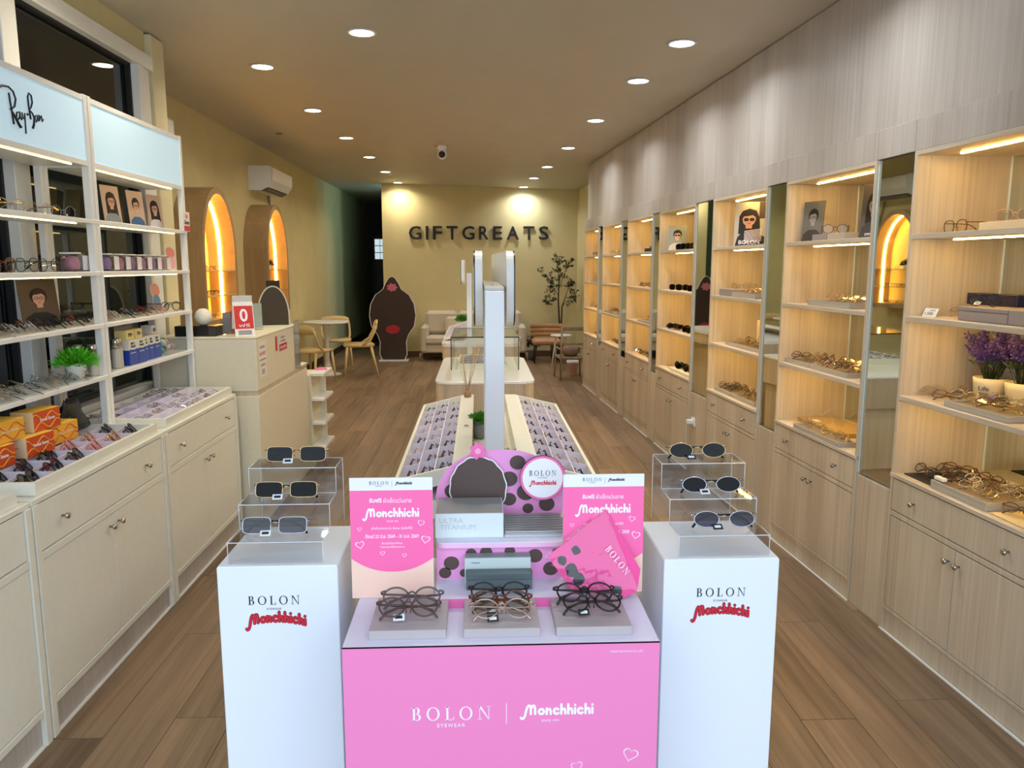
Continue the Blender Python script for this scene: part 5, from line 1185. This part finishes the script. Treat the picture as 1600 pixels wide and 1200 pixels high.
def lavender(lab, s_, n_, seed, word=None):
    t = thing('lavender_pot', lab, 'plant', rw(n_, s_, .9905), 0, 'lavender pots')
    obj('pot', M().lathe([(.046, 0), (.050, .003), (.058, .07), (.060, .092), (.056, .092), (.052, .08)], 22), P('pot_cream', (236, 222, 184), .4), t)
    q = random.Random(seed); st = M(); bl = M()
    for i in range(72):
        a = q.uniform(0, 2*pi); ln = q.uniform(.11, .19); sp = q.uniform(.1, .62)
        p0 = Vector((.03*cos(a)*q.random(), .03*sin(a)*q.random(), .08)); p1 = p0+Vector((cos(a)*sp*ln, sin(a)*sp*ln, ln)); m_ = p0.lerp(p1, .5)+Vector((0, 0, .015))
        st.tube([p0, m_, p1], .0012, 3)
        foliage(st, p0.lerp(m_, .7), .012, 5, .03, .003, q.randint(0, 9999), 1, .5)
        for k in range(11):
            c = m_.lerp(p1, k/10.0*.95+.05); 
            for e in range(4):
                d = Vector((q.gauss(0, 1), q.gauss(0, 1), q.gauss(.4, 1))).normalized()*.012*(1.1-k*.05); s_v = Vector((q.gauss(0, 1), q.gauss(0, 1), q.gauss(0, 1))).normalized()*.0045
                bl.add([c, c+d*.5+s_v, c+d, c+d*.5-s_v], [(0, 1, 2, 3)])
    obj('stems', st, GRN if False else P('stem_green', (66, 82, 48), .6), t)['kind'] = 'stuff'; obj('blossoms', bl, P('lavender_violet', (84, 52, 140), .7, noise=.3, nscale=90), t)['kind'] = 'stuff'
    if word:
        for k, (wd, wl) in enumerate(word):
            v, f = text_geo(wd, wl, .016, .0008); R_ = .0575
            vs = [( -(R_-.002*k+z)*cos(x/R_), -(R_-.002*k+z)*sin(x/R_), y+.055-.02*k) for x, y, z in v]
            obj('lettering', M().add(vs, f), P('dark_brown_ink', (60, 34, 30), .5), t, (0, 0, 0), (0, 0, RA+.55))
lavender('cream pot of purple lavender lettered Life on the third shelf of the nearest cabinet', .37, .25, 1, (('Life', .036), ('time', .034)))
lavender('cream pot of purple lavender behind, cut off by the right edge of the photo', .235, .275, 2)
t = thing('wrapped_candle', 'small violet and orange wrapped candle between the lavender pots', 'candle', rw(.20, .285, .9905), 0); obj('cup', M().lathe([(.014, 0), (.018, .015), (.02, .017)], 14), P('candle_orange', (206, 120, 80), .4), t); obj('wrap', M().lathe([(.02, .017), (.024, .03), (.012, .045), (.0, .047)], 14), P('candle_violet', (132, 116, 158), .3), t)
t = thing('display_mat', 'black mat under black eyeglasses on the nearest cabinet counter', 'mat', rw(.03, .32, .6725), RA); obj('sheet', M().box(0, .25, 0, .20, 0, .004, b=.001), BLACKM, t)
rspread(0, .33, .51, .05, .26, .677, 2, 3, ['black', 'black', 'tort'], 'on the black mat at the left of the', 1, 'boston', 'fold', -.75, 9, .128, r=.0019)
rtray(0, .035, .335, .02, .27, .672, 'taupe tray of gold eyeglasses on the nearest cabinet counter', .03)
rspread(0, .05, .32, .04, .25, .691, 3, 3, ['gold', 'tort', 'clear', 'silver', 'gold'], 'on the large taupe tray of the', 1, 'boston', 'fold', -1.05, 10, .112, jit=.35)
t = thing('display_mat', 'black-edged cream mat at the right photo edge on the nearest counter', 'mat', rw(.02, -.24, .6725), RA); obj('sheet', M().box(0, .22, 0, .255, 0, .004, b=.001), P('mat_cream', (206, 186, 140), .6), t)
rspread(0, -.2, .0, .04, .2, .677, 2, 2, ['tort', 'gold'], 'on the cream mat at the right of the', 1, 'boston', 'fold', -.9, 12, .125)
t = thing('display_stand', 'dark slanted display panel on the nearest counter by the photo edge', 'stand', rw(.24, -.22, .6725), RA); obj('panel', M().box(0, .1, 0, .24, 0, .006, b=.001, T=Matrix.Rotation(-.2, 4, 'Y')), P('panel_dark', (60, 52, 44), .5), t)
t = thing('white_tag', 'small white tag block on the edge of the large taupe tray', 'tag', rw(.035, .29, .7035), RA); obj('block', M().box(0, .02, 0, .05, 0, .012, b=.001), WHITE, t)
# second cabinet
def graycard(lab, s_, n_, w, h, rz, bgc, long, word, z=1.6205, **k):
    def ex(t, w_, h_):
        if word: v, f = text_geo(word, w_*.45, h_*.045, .0005, bold=.02); obj('card_lettering', M().add(v, f), INKW, t, (0, -.003, h_*.08), FZ)
    return card('portrait_card', lab, 'card', w, h, rw(n_, s_, z), rz, -.08, bgc, k.get('hair', (34, 32, 32)), k.get('skin', (168, 160, 154)), k.get('cloth', (70, 66, 64)), 'portrait cards on the right cabinets', long=long, extra=ex, mono=k.get('mono', True), sun=k.get('sun', False), side=k.get('side', 0))
graycard('narrow grey portrait card, left one on the second cabinet top shelf', 1.545, .09, .14, .205, RZ0+.35, (120, 118, 112), False, None, side=.0)
graycard('dark grey portrait card, right one on the second cabinet top shelf', 1.04, .12, .15, .245, RZ0+.25, (96, 88, 80), True, 'EYEWEAR')
for k, (a, b, z) in enumerate([(1.14, 1.30, 0), (1.305, 1.45, 0)]):
    t = thing('display_block', ['taupe block, right one under black eyeglasses on the second cabinet', 'taupe block, left one beside the narrow portrait card'][k], 'block', rw(.05, a, 1.6205), RA, 'taupe blocks on the second cabinet'); obj('slab', M().box(0, .15, 0, b-a, 0, .032, b=.001), BLKG if k else TAU, t)
glasses('thin black eyeglasses open on the taupe block of the second cabinet', None, rw(.10, 1.32, 1.6535), RZ0+1.1, 'boston', 'black', 'clear', 'open', 0, .125, .048, .044, .0012, True)
rtray(1, 1.0, 1.40, .02, .17, 1.305, 'taupe tray of gold eyeglasses on the second shelf of the second cabinet', .028)
rspread(1, 1.02, 1.36, .04, .16, 1.324, 4, 1, ['gold', 'rose', 'gold'], 'on the taupe tray of the', False, 'soft', 'fold', -1.0, 14)
glasses('tall thin gold eyeglasses standing open behind the tray, second shelf of the second cabinet', None, rw(.22, 1.10, 1.3055), RZ0+.7, 'boston', 'gold', 'clear', 'open', .5, .14, .055, .05, .0012, True)
rtray(1, 1.37, 1.64, .03, .24, .99, 'left taupe tray of gold eyeglasses on the third shelf of the second cabinet'); rtray(1, 1.00, 1.355, .03, .24, .99, 'right taupe tray of gold eyeglasses on the third shelf of the second cabinet')
rspread(1, 1.39, 1.62, .05, .22, 1.004, 3, 2, ['gold', 'rose', 'tort'], 'heaped on the left tray of the', False, 'soft', 'fold', -.85, 15); rspread(1, 1.02, 1.34, .05, .22, 1.004, 4, 3, ['gold', 'rose', 'tort'], 'heaped on the right tray of the', False, 'soft', 'fold', -.85, 16)
t = thing('display_block', 'tan board with white tag on the counter of the second cabinet', 'block', rw(.10, 1.16, .6725), RA); obj('slab', M().box(0, .2, 0, .44, 0, .022, b=.001), P('board_tan', (178, 152, 104), .6), t)
glasses('very thin rimless-looking eyeglasses propped on the tan board, second cabinet', None, rw(.16, 1.34, .6955), RZ0+.5, 'boston', 'clear', 'clear', 'open', .35, .14, .055, .05, .001, True)
t = thing('white_tag', 'small white price tag on the tan board of the second cabinet', 'tag', rw(.115, 1.44, .6955), RA-.2); obj('block', M().box(0, .03, 0, .05, 0, .006, b=.001), WHITE, t)
rtray(1, .98, 1.44, -.0, .085, .672, 'narrow front tray on the counter of the second cabinet'); rspread(1, 1.0, 1.42, .01, .08, .686, 5, 1, ['tort', 'gold', 'gold'], 'on the narrow front tray of the', False, 'soft', 'fold', -1.0, 17)
# third cabinet
def stripes(t, w, h):
    mb = M(); T = Matrix.Rotation(radians(90), 4, 'X')
    for k in range(9): z = .02+k*h*.032; mb.prism([(-w*.2, z), (w*.3, z+h*.05), (w*.3, z+h*.064), (-w*.2, z+h*.014)], .0013, .0016, 0, T)
    obj('printed_stripes', mb, INKW, t)
    obj('printed_patch', M().box(w*.2, w*.49, -.002, -.0004, h*.62, h*.99), P('patch_brown', (60, 40, 34), .5), t)
    v, f = text_geo('BOLON', w*.6, h*.09, .0005, bold=.01); obj('card_lettering', M().add(v, f), INKW, t, (-w*.05, -.0035, h*.09), FZ)
card('portrait_card', 'portrait card of a long-haired figure in sunglasses and striped shirt, third cabinet', 'card', .21, .275, rw(.13, 2.42, 1.6205), radians(-28), -.12, (176, 174, 166), (20, 18, 20), (206, 160, 140), (30, 28, 32), 'portrait cards on the right cabinets', long=True, extra=stripes, sun=True, side=-.08)
t = thing('trailing_plant', 'green leaf sprig behind the striped-shirt portrait card', 'plant', rw(.22, 2.12, 1.6205), 0); obj('pot', M().lathe([(.02, 0), (.03, .05), (.026, .05)], 12), POTW, t); mb = M(); foliage(mb, (0, 0, .09), .05, 60, .035, .01, 50, 1.4); obj('foliage', mb, GRN, t)['kind'] = 'stuff'
t = thing('display_block', 'taupe box at the left of the second shelf, third cabinet', 'block', rw(.03, 2.42, 1.3055), RA); obj('slab', M().box(0, .17, 0, .24, 0, .045, b=.001), BLKG, t)
glasses('thin gold eyeglasses open on the taupe box of the third cabinet', None, rw(.10, 2.46, 1.3515), RZ0+.9, 'soft', 'gold', 'clear', 'open', 0, .14, .052, .036, .0011, True)
rtray(2, 2.05, 2.41, .02, .18, 1.305, 'taupe tray on the second shelf of the third cabinet', .03); rspread(2, 2.07, 2.39, .04, .17, 1.325, 4, 1, ['gold', 'rose'], 'on the taupe tray of the', False, 'soft', 'fold', -1.0, 18)
t = thing('notice_card', 'cream printed card behind gold eyeglasses on the third cabinet third shelf', 'card', rw(.24, 2.32, .9905), radians(-35)); obj('board', M().box(-.08, .08, 0, .003, 0, .17), P('card_cream', (238, 216, 170), .5), t)
for k, (s_, w_) in enumerate([('EYEWEAR', .10), ('COLLECTION', .12)]): v, f = text_geo(s_, w_, .012, .0004); obj('print', M().add(v, f), P('print_red', (196, 92, 60), .5), t, (0, -.0004, .145-.018*k), FZ)
rtray(2, 2.0, 2.56, .05, .22, .99, 'taupe tray of gold eyeglasses on the third shelf of the third cabinet'); rspread(2, 2.02, 2.54, .07, .20, 1.004, 5, 2, ['gold', 'rose', 'tort'], 'on the taupe tray of the', False, 'soft', 'fold', -.85, 19)
glasses('gold eyeglasses standing open before the cream card of the third cabinet', None, rw(.17, 2.20, 1.0045), RZ0+.8, 'boston', 'gold', 'clear', 'open', .5, .13, .05, .045, .0011, False)
rtray(2, 2.40, 2.68, .03, .20, .672, 'left taupe tray on the counter of the third cabinet'); rtray(2, 2.02, 2.39, .03, .20, .672, 'right taupe tray on the counter of the third cabinet')
rspread(2, 2.42, 2.66, .05, .19, .686, 3, 2, ['tort', 'gold', 'brown'], 'on the left counter tray of the', False, 'soft', 'fold', -.85, 20); rspread(2, 2.04, 2.37, .05, .19, .686, 4, 2, ['gold', 'rose', 'tort'], 'on the right counter tray of the', False, 'soft', 'fold', -.85, 21)
# fourth cabinet
card('portrait_card', 'portrait card of a figure in sunglasses and white shirt, fourth cabinet', 'card', .15, .20, rw(.10, 3.83, 1.6205), radians(-22), -.08, (150, 160, 156), (24, 22, 22), (222, 186, 160), (214, 210, 200), 'portrait cards on the right cabinets', long=False, sun=True)
rspread(3, 3.22, 3.80, .06, .10, 1.62, 6, 1, ['black', 'tort', 'brown'], 'standing in a row on the', False, 'soft', 'fold', -.1, 22, .12, jit=.2) if False else None
for z, s0, s1, nn, sd, ps in ((1.6205, 3.2, 3.72, 6, 23, 0), (1.3055, 3.2, 3.42, 3, 24, 0), (1.3055, 3.60, 3.82, 2, 25, 0), (.9905, 3.58, 3.86, 4, 26, -.7), (.9905, 3.2, 3.5, 3, 27, 0), (.6935, 3.22, 3.7, 5, 28, -.2)):
    q = random.Random(sd)
    for k in range(nn):
        s_ = s0+(s1-s0)*(k+.5)/nn; c = q.choice(['black', 'black', 'tort']); zn = SN[min(SN, key=lambda v: abs(v-z))]
        glasses('%s sunglasses on the %s of the fourth right cabinet' % ({'black': 'black', 'tort': 'tortoise'}[c], zn), 'sunglasses on the %s of the fourth right cabinet' % zn, rw(.09+q.uniform(-.02, .02), s_, z), RZ0+q.uniform(.2, .7), 'soft', c, 'black', 'fold', ps-.05, .125, .052, .045, .0024, False)
card('portrait_card', 'small portrait card of a dark-haired figure on the fourth cabinet second shelf', 'card', .10, .15, rw(.2, 3.38, 1.3055), radians(-35), -.08, (206, 190, 180), (18, 16, 18), (222, 176, 156), (60, 30, 34), 'portrait cards on the right cabinets', long=True)
t = thing('pink_dish', 'flat pink dish under sunglasses on the fourth cabinet third shelf', 'dish', rw(.12, 3.42, .9905), 0); t.scale = (1, 1, 1); obj('dish', M().lathe([(.0, .0), (.06, .001), (.07, .006), (.066, .006)], 20), PINKI, t); t.location = rw(.24, 3.36, .9905)
t = thing('acrylic_tray', 'white low box under sunglasses on the fourth cabinet counter', 'tray', rw(.03, 3.2, .6725), RA); obj('slab', M().box(0, .16, 0, .52, 0, .020, b=.001), P('tray_ivory', (232, 220, 190), .4), t)
# fifth to seventh cabinets
t = thing('black_tray', 'small black tray with a dark ornament on the fifth cabinet top shelf', 'tray', rw(.08, 4.32, 1.6205), RA); obj('slab', M().box(0, .12, 0, .42, 0, .035, b=.002), BLACKM, t)
mb = M(); foliage(mb, (.06, .2, .03), .05, 60, .03, .006, 61); obj('ornament', mb, GRND, t)['kind'] = 'stuff'
for u, z, s0, s1, nn, cs, ps, tl_ in ((4, 1.305, 4.35, 4.95, 3, ['black', 'tort'], 'fold', -.5), (4, .672, 4.3, 4.95, 7, ['black', 'tort', 'brown'], 'fold', -.6), (4, .99, 4.4, 4.6, 1, ['tort'], 'open', 0),
        (5, 1.62, 5.45, 6.1, 3, ['gold', 'tort', 'black'], 'open', 0), (5, 1.305, 5.6, 5.95, 1, ['rose'], 'open', 0), (5, .99, 5.45, 6.05, 4, ['tort', 'gold'], 'fold', -.9), (5, .672, 5.45, 6.0, 6, ['black', 'tort'], 'fold', -.6),
        (6, 1.62, 6.55, 7.15, 4, ['brown', 'tort', 'black'], 'open', 0), (6, 1.305, 6.6, 6.9, 2, ['tort', 'black'], 'open', 0), (6, .99, 6.6, 7.0, 2, ['tort'], 'fold', -.6), (6, .672, 6.6, 7.0, 2, ['gold', 'tort'], 'fold', -.6)):
    zz = z+(.0 if not (u, z) in ((4, .99), (5, .99), (6, 1.305)) else .0165)
    rspread(u, s0, s1, .05, .12, zz, nn, 1, cs, 'spread on the', False, 'soft', ps, tl_, 70+u*5+nn, .115, jit=.6)
rtray(4, 4.25, 4.72, .02, .18, .99, 'pale tray on the third shelf of the fifth right cabinet', .02)
rtray(5, 5.40, 5.72, .02, .18, .99, 'right pale tray on the third shelf of the sixth right cabinet', .02); rtray(5, 5.75, 6.15, .02, .18, .99, 'left pale tray on the third shelf of the sixth right cabinet', .02)
rtray(6, 6.5, 6.95, .02, .18, 1.305, 'pale tray on the second shelf of the rearmost cabinet', .02)

# ------------------------------------------------------------------ goods on the left racks and trays
LX = -1.69
def lglass(lab, grp, y, z, rz, **k): return glasses(lab, grp, (k.pop('x', LX), y, z+.0008), rz, **k)
RL = radians(90)
for y, c, lb in ((2.74, 'rose', 'at the left photo edge'), (2.94, 'gold', 'second from the photo edge'), (3.13, 'rose', 'third from the photo edge'), (3.30, 'silver', 'nearest the double post')):
    lglass('thin %s round eyeglasses on top of the near rack, %s' % (c, lb), 'thin eyeglasses on the top left shelf', y, 1.69, RL-.35, kind='round', col=c, lens='clear' if c != 'silver' else 'smoke', pose='open', W_=.13, lw=.05, lh=.048, r=.0012, near=True)
for y, c, lb, kd in ((2.70, 'brown', 'tortoise angular', 'soft'), (2.86, 'rose', 'amber angular', 'soft'), (3.01, 'green', 'olive angular', 'soft'), (3.16, 'black', 'thin black round', 'round'), (3.31, 'brown', 'thin brown round', 'round')):
    lglass('%s eyeglasses standing on the second shelf of the near rack' % lb, 'eyeglasses on the second left shelf', y, 1.475, RL-.1, kind=kd, col=c if c != 'rose' else 'tort', pose='open', W_=.14, lw=.054, lh=.05, r=.0020 if kd == 'soft' else .0014, near=True)
q = random.Random(77)
for k in range(13):
    c = q.choice(['black', 'brown', 'tort', 'black', 'silver']) if k < 10 else q.choice(['red', 'black'])
    lglass('folded dark eyeglasses overlapping on the third shelf, near rack', 'eyeglasses on the third left shelf', 2.60+k*.062, 1.255, RL+.6+q.uniform(-.2, .2), x=LX+(.05 if k % 2 else -.02), kind='soft', col=c, pose='fold', tilt=-.75, W_=.135, lw=.053, lh=.044, r=.0021, near=False)
for k in range(9):
    c = ['black', 'clear', 'rose', 'black', 'silver', 'tort', 'red', 'pink', 'rose'][k]
    lglass('folded eyeglasses overlapping on the third shelf, far rack', 'eyeglasses on the third shelf of the far rack', 3.50+k*.086, 1.255, RL+.6+q.uniform(-.2, .2), x=LX+(.04 if k % 2 else -.02), kind='soft', col=c, pose='fold', tilt=-.75, W_=.13, lw=.05, lh=.042, r=.002, near=False)
lglass('dark blue eyeglasses standing open at the far end of the far rack', None, 4.29, 1.255, RL-.5, x=-1.67, kind='boston', col='black', pose='open', W_=.14, lw=.054, lh=.05, r=.0022, near=True)
for k in range(12):
    c = q.choice(['gold', 'rose', 'gold', 'silver', 'black'])
    lglass('thin folded eyeglasses scattered on the fourth shelf, near rack', 'eyeglasses on the fourth left shelf', 2.58+k*.062, 1.035, RL+q.uniform(-.5, .9), x=LX+(.06 if k % 2 else -.04), kind='boston', col=c, pose='fold', tilt=-1.0, W_=.13, lw=.05, lh=.046, r=.0012, near=False)
plant('bright green tuft in a white pot on the fourth shelf of the near rack', (-1.665, 3.25, 1.0355), .065, .05, [(.022, 0), (.028, .002), (.040, .05), (.043, .068), (.039, .068), (.037, .06)], POTW, leaf=GRNB, n=900, seed=12, ls=.04, lw=.0035)
SK = [(214, 166, 140), (220, 178, 150), (214, 170, 146)]
for k, (y, cl, lb, lg) in enumerate([(3.84, (140, 150, 160), 'left one, long-haired figure in grey', True), (4.11, (70, 110, 160), 'middle one, short-haired figure in blue', False), (4.34, (222, 216, 226), 'right one, long-haired figure in white', True)]):
    card('portrait_card', 'pink portrait card on the far rack, '+lb, 'card', .12, .185, (-1.73, y, 1.6905), RL-.25, -.10, (206, 176, 156), (40, 28, 26), SK[k], cl, 'portrait cards on the far rack', long=lg)
card('portrait_card', 'dark portrait card of a figure with tied hair, third shelf, near rack', 'card', .17, .19, (-1.775, 3.24, 1.2555), RL-.4, -.12, (96, 74, 54), (46, 28, 22), (216, 164, 140), (26, 26, 30), 'portrait cards on the near rack')
# clear packs
PK = GL('clear_pack', (236, 232, 242), .10, .1)
for k, y in enumerate([3.32, 3.60, 3.72, 3.84, 3.96, 4.08, 4.20]):
    t = thing('clear_pack', 'clear pack of pinkish contents on the second shelf, %s rack' % ('near' if k == 0 else 'far'), 'pack', (-1.672, y, 1.4755), 0, 'clear packs on the second left shelves')
    obj('shell', M().box(-.035, .035, -.05, .05, 0, .075, b=.012), PK, t); obj('label', M().box(.0352, .036, .0, .048, .006, .066), P('pack_label', (224, 220, 224), .5), t)
    obj('content', M().lathe([(0, .006), (.026, .01), (.03, .035), (.022, .06), (0, .064)], 12, (0, -.016, 0)), P('pack_%d' % (k % 2), [(196, 140, 150), (160, 138, 180)][k % 2], .5), t)
    obj('lid', M().box(-.034, .034, -.048, -.002, .072, .078, b=.002), WHITEG, t)
def cutout(lab, loc, h, cols, rz):
    t = thing('pink_cutout', lab, 'cut-out', loc, 0, 'pink cardboard cut-outs on the far rack', rot=(-.12, 0, rz)); T = Matrix.Rotation(radians(90), 4, 'X')
    def blob(w0, z0, z1, g): return [((w0+g)*cos(2*pi*i/24), (z0+z1)/2+((z1-z0)/2+g)*sin(2*pi*i/24)) for i in range(24)]
    obj('backing', M().prism(blob(.036, h*.5, h, .003), -.002, 0, 0, T).prism(blob(.03, 0, h*.6, .003), -.002, 0, 0, T), OUTL, t)
    obj('upper_patch', M().prism(blob(.036, h*.5, h, -.001), 0, .001, 0, T), P('cut_%d' % cols[0][1], cols[0], .5), t); obj('lower_patch', M().prism(blob(.03, 0.004, h*.6, -.001), .0, .0014, 0, T), P('cut_%d' % cols[1][1], cols[1], .5), t)
cutout('plain pink rounded cardboard cut-out beside the clear packs', (-1.66, 4.335, 1.4755), .125, [(220, 136, 120), (236, 170, 166)], RL-.3)
cutout('plain orange-pink and blue cardboard cut-out above the third shelf row', (-1.755, 4.34, 1.2555), .15, [(240, 168, 138), (120, 150, 180)], RL-.3)
t = thing('hanging_sign', 'small white and red lettered card clipped to the far post of the rack', 'sign', (-1.597, 4.40, 1.685)); obj('board', M().box(0, .003, -.045, .045, 0, .105, b=.001), P('sign_white', (232, 226, 218), .5), t); obj('red_foot', M().box(.003, .0035, -.042, .042, .003, .03), P('sign_red', (206, 60, 74), .5), t)
for s_, z, w, m_ in (('Kid', .082, .034, REDI), ('Glasses', .05, .072, INK)): v, f = text_geo(s_, w, .024, .0006, shear=.2, bold=.02); obj('lettering', M().add(v, f), m_, t, (.003, 0, z), FX)
# bottles, cartons, crate
for k, (y, xx) in enumerate([(3.345, -1.64), (3.335, -1.695), (3.59, -1.655), (3.635, -1.665), (3.62, -1.72)]):
    t = thing('spray_bottle', ['clear bottle with chrome cap, front one left of the double post', 'clear bottle with chrome cap, rear one left of the double post', 'clear bottle with chrome cap, front one right of the double post', 'clear bottle with chrome cap beside the blue cartons', 'clear bottle with chrome cap behind the others on the far rack'][k], 'bottle', (xx, y, 1.0355), 0, 'clear bottles with chrome caps')
    obj('bottle', M().lathe([(.0, 0), (.019, .001), (.020, .005), (.020, .085), (.014, .092)], 16), P('bottle_grey', (196, 190, 176), .12, spec=.7), t); obj('cap', M().lathe([(.018, .092), (.018, .132), (.016, .134), (0, .134)], 16), CHROME, t)
BLU = P('carton_blue', (22, 62, 160), .35); CWH = P('carton_white', (222, 220, 210), .4); CYE = P('carton_yellow', (236, 214, 140), .45)
def carton(lab, x, y, z, w, l, h, kind):
    t = thing('carton', lab, 'carton', (x, y, z), 0, 'solution cartons on the fourth shelf of the far rack')
    if kind == 'blue':
        obj('upper', M().box(-w, 0, 0, l, h*.6, h, b=.0008), CWH, t)
        n = 8; pts = [(0, 0), (l, 0)]+[(l-l*i/n, h*.6+h*.03*sin(i*1.2)) for i in range(n+1)]
        obj('lower', M().box(-w, 0, 0, l, 0, h*.6, b=.0008), BLU, t); obj('wave', M().prism(pts, .0002, .0006), BLU, t, (0, 0, 0), FX)
        v, f = text_geo('BIO', l*.4, h*.09, .0004, bold=.03); obj('lettering', M().add(v, f), INK, t, (.0006, l*.42, h*.86), FX); v, f = text_geo('TRUE', l*.55, h*.09, .0004, bold=.03); obj('lettering', M().add(v, f), INK, t, (.0006, l*.45, h*.73), FX)
        v, f = text_geo('FLIGHT PACK', l*.6, h*.05, .0004); obj('lettering', M().add(v, f), INKW, t, (.0007, l*.45, h*.48), FX)
        obj('top', M().box(-w+.002, -.002, .002, l-.002, h, h+.0005), CYE, t)
    else:
        obj('body', M().box(-w, 0, 0, l, 0, h, b=.0008), CYE if kind == 'yellow' else CWH, t)
        v, f = text_geo('re-' if kind == 'yellow' else 'BIO', l*.5, h*.4, .0004, bold=.02); obj('lettering', M().add(v, f), INK, t, (.0005, l*.5, h*.5), FX)
ys = 3.68
for k, (l, gap_) in enumerate([(.095, .004), (.085, .004), (.06, .004), (.06, .004), (.075, .004)]):
    carton('blue and white carton on the fourth shelf of the far rack, %s' % ['nearest', 'second', 'third, narrow', 'fourth, narrow', 'last before the crate'][k], -1.635-.012*(k > 1), ys, 1.0355, .07, l, .118, 'blue')
    if k in (0, 1, 4): carton('%s carton laid on the blue cartons, %s' % ([('yellow'), 'yellow', 'x', 'x', 'white'][k], ['nearest', 'middle', '', '', 'far'][k]), -1.645-.012*(k > 1), ys+.002, 1.1545, .055, l-.01, .045, 'yellow' if k < 2 else 'white')
    ys += l+gap_
t = thing('clear_crate', 'clear box of mint and pink packets at the far end of the fourth shelf', 'box', (-1.63, 4.10, 1.0355), 0)
obj('walls', M().box(0, .002, 0, .27, 0, .075).box(-.15, -.148, 0, .27, 0, .075).box(-.15, 0, 0, .002, 0, .075).box(-.15, 0, .268, .27, 0, .075), ACRY, t)
q = random.Random(91)
for k in range(14):
    o = obj('packet', M().box(-.022, .022, -.018, .018, -.012, .012, b=.008), P('packet_%d' % (k % 4), [(140, 200, 180), (232, 226, 214), (206, 150, 130), (120, 130, 110)][k % 4], .35), t, (-.04-.07*q.random(), .03+.21*(k % 7)/7+.01, .016+.032*(k//7)+.01), (q.random()*.8, q.random()*.8, q.random()*3))
# trays
q = random.Random(17)
for (x, y, z, i, j) in cellsA:
    if i < 2 and j < 4: continue
    if i == 1 and j > 4: continue
    if i == 0: continue
    ln, c = [('black', 'black'), ('smoke', 'black'), ('smoke', 'black'), ('pinkish', 'pink'), ('pinkish', 'rose'), ('black', 'black')][j]
    glasses('large %s sunglasses in the near compartment tray' % {'black': 'black', 'smoke': 'grey', 'pinkish': 'pinkish'}[ln], 'sunglasses in the near compartment tray', (x-.01, y+.0, z+.004), RL+.25+q.uniform(-.1, .1), 'aviator', c, ln, 'fold', -.7, .135, .058, .052, .0024, j < 5)
for (x, y, z, i, j) in cellsB:
    if q.random() < .45: glasses('folded eyeglasses in far white tray, %s row from window, %s cell from front' % (NTH[i], NTH[j]), 'eyeglasses in the far compartment tray', (x, y, z), RL+q.uniform(-.5, .5), 'soft', q.choice(['black', 'gold', 'silver', 'tort']), 'clear', 'fold', -1.1, .12, .046, .036, .0013, False)
# orange boxes and black pouch
ORR = P('box_orange_red', (206, 74, 30), .45); ORY = P('box_mustard', (232, 170, 50), .45); OCR = P('box_cream_face', (240, 214, 170), .5); OTP = P('box_yellow_top', (250, 206, 80), .45)
def snack(lab, x, y, z, front, wave, txt):
    w, l, h = .085, .15, .072
    t = thing('snack_box', lab, 'box', (x, y, z), radians(-6), 'orange patterned boxes on the near tray')
    obj('body', M().box(-w, 0, 0, l, 0, h, b=.0008), front, t); obj('near_face', M().box(-w, 0, -.0008, 0, 0, h), OCR, t); obj('top', M().box(-w, 0, 0, l, h, h+.0008), OTP, t)
    mb = M()
    for k in range(2):
        pts = [(l*i/14, h*(.25+.45*k)+h*.17*sin(i*.75+k*2+x*40)) for i in range(15)]; mb.tube([(.0003, a, b) for a, b in pts], .0022, 4)
    obj('printed_wave', mb, wave, t); v, f = text_geo('Sweet Sense', l*.55, .012, .0005, bold=.02); obj('lettering', M().add(v, f), txt, t, (.0012, l*.5, h*.55), FX)
    v, f = text_geo('REAL DREAM', w*.5, .005, .0004); obj('small_lettering', M().add(v, f), ORR, t, (-w*.6, -.001, h*.5), FZ)
snack('orange-red box under the top orange box on the near tray', -1.58, 2.71, .8305, ORR, ORY, INKW)
snack('mustard yellow box beside the black pouch on the near tray', -1.60, 2.92, .8305, ORY, ORR, OCR)
snack('orange-red box topmost of the stack on the near tray', -1.60, 2.80, .9045, ORR, ORY, INKW)
snack('mustard yellow box upper one at the left photo edge', -1.61, 2.585, .9045, ORY, ORR, OCR)
snack('orange-red box lower one at the left photo edge', -1.60, 2.50, .8305, ORR, ORY, INKW)
t = thing('black_pouch', 'black soft leather pouch slumped behind the orange boxes', 'pouch', (-1.69, 3.24, .8305), rot=(0, 0, .1))
mb = M(); vs = []; n = 10
prof_ = [(.09, 0), (.095, .03), (.075, .075), (.04, .11), (.012, .13)]
for k, (hw, z) in enumerate(prof_):
    for i in range(n): a = 2*pi*i/n; vs.append((hw*.55*cos(a)+.02*(k > 2), (.13-.02*k)*sin(a)-.02*k, z+.012*sin(i*2.1+k)*(k > 0)))
fs = [(k*n+i, k*n+(i+1) % n, (k+1)*n+(i+1) % n, (k+1)*n+i) for k in range(4) for i in range(n)]+[tuple(range(n))[::-1], tuple(4*n+i for i in range(n))]
mb.add(vs, fs, 0, True); obj('body', mb, P('pouch_leather', (24, 24, 24), .38, bump=.3, nscale=60), t); obj('fold', M().box(-.01, .03, -.14, .06, .10, .106, b=.002, T=Matrix.Rotation(.45, 4, 'X')), P('pouch_leather', (24, 24, 24), .38), t)

# ------------------------------------------------------------------ tell look-alikes apart by their order from the front
_by = {}
for o in COL.objects:
    if o.parent is None and o.get('label') and o.get('group'): _by.setdefault(o['label'], []).append(o)
for lab, os_ in _by.items():
    n_ = len(os_)
    if n_ < 2: continue
    os_.sort(key=lambda o: o.location.y)
    for k, o in enumerate(os_): o['label'] = '%s, %s' % (lab, 'nearest' if k == 0 else 'farthest' if k == n_-1 else '%s nearest' % NTH[k])
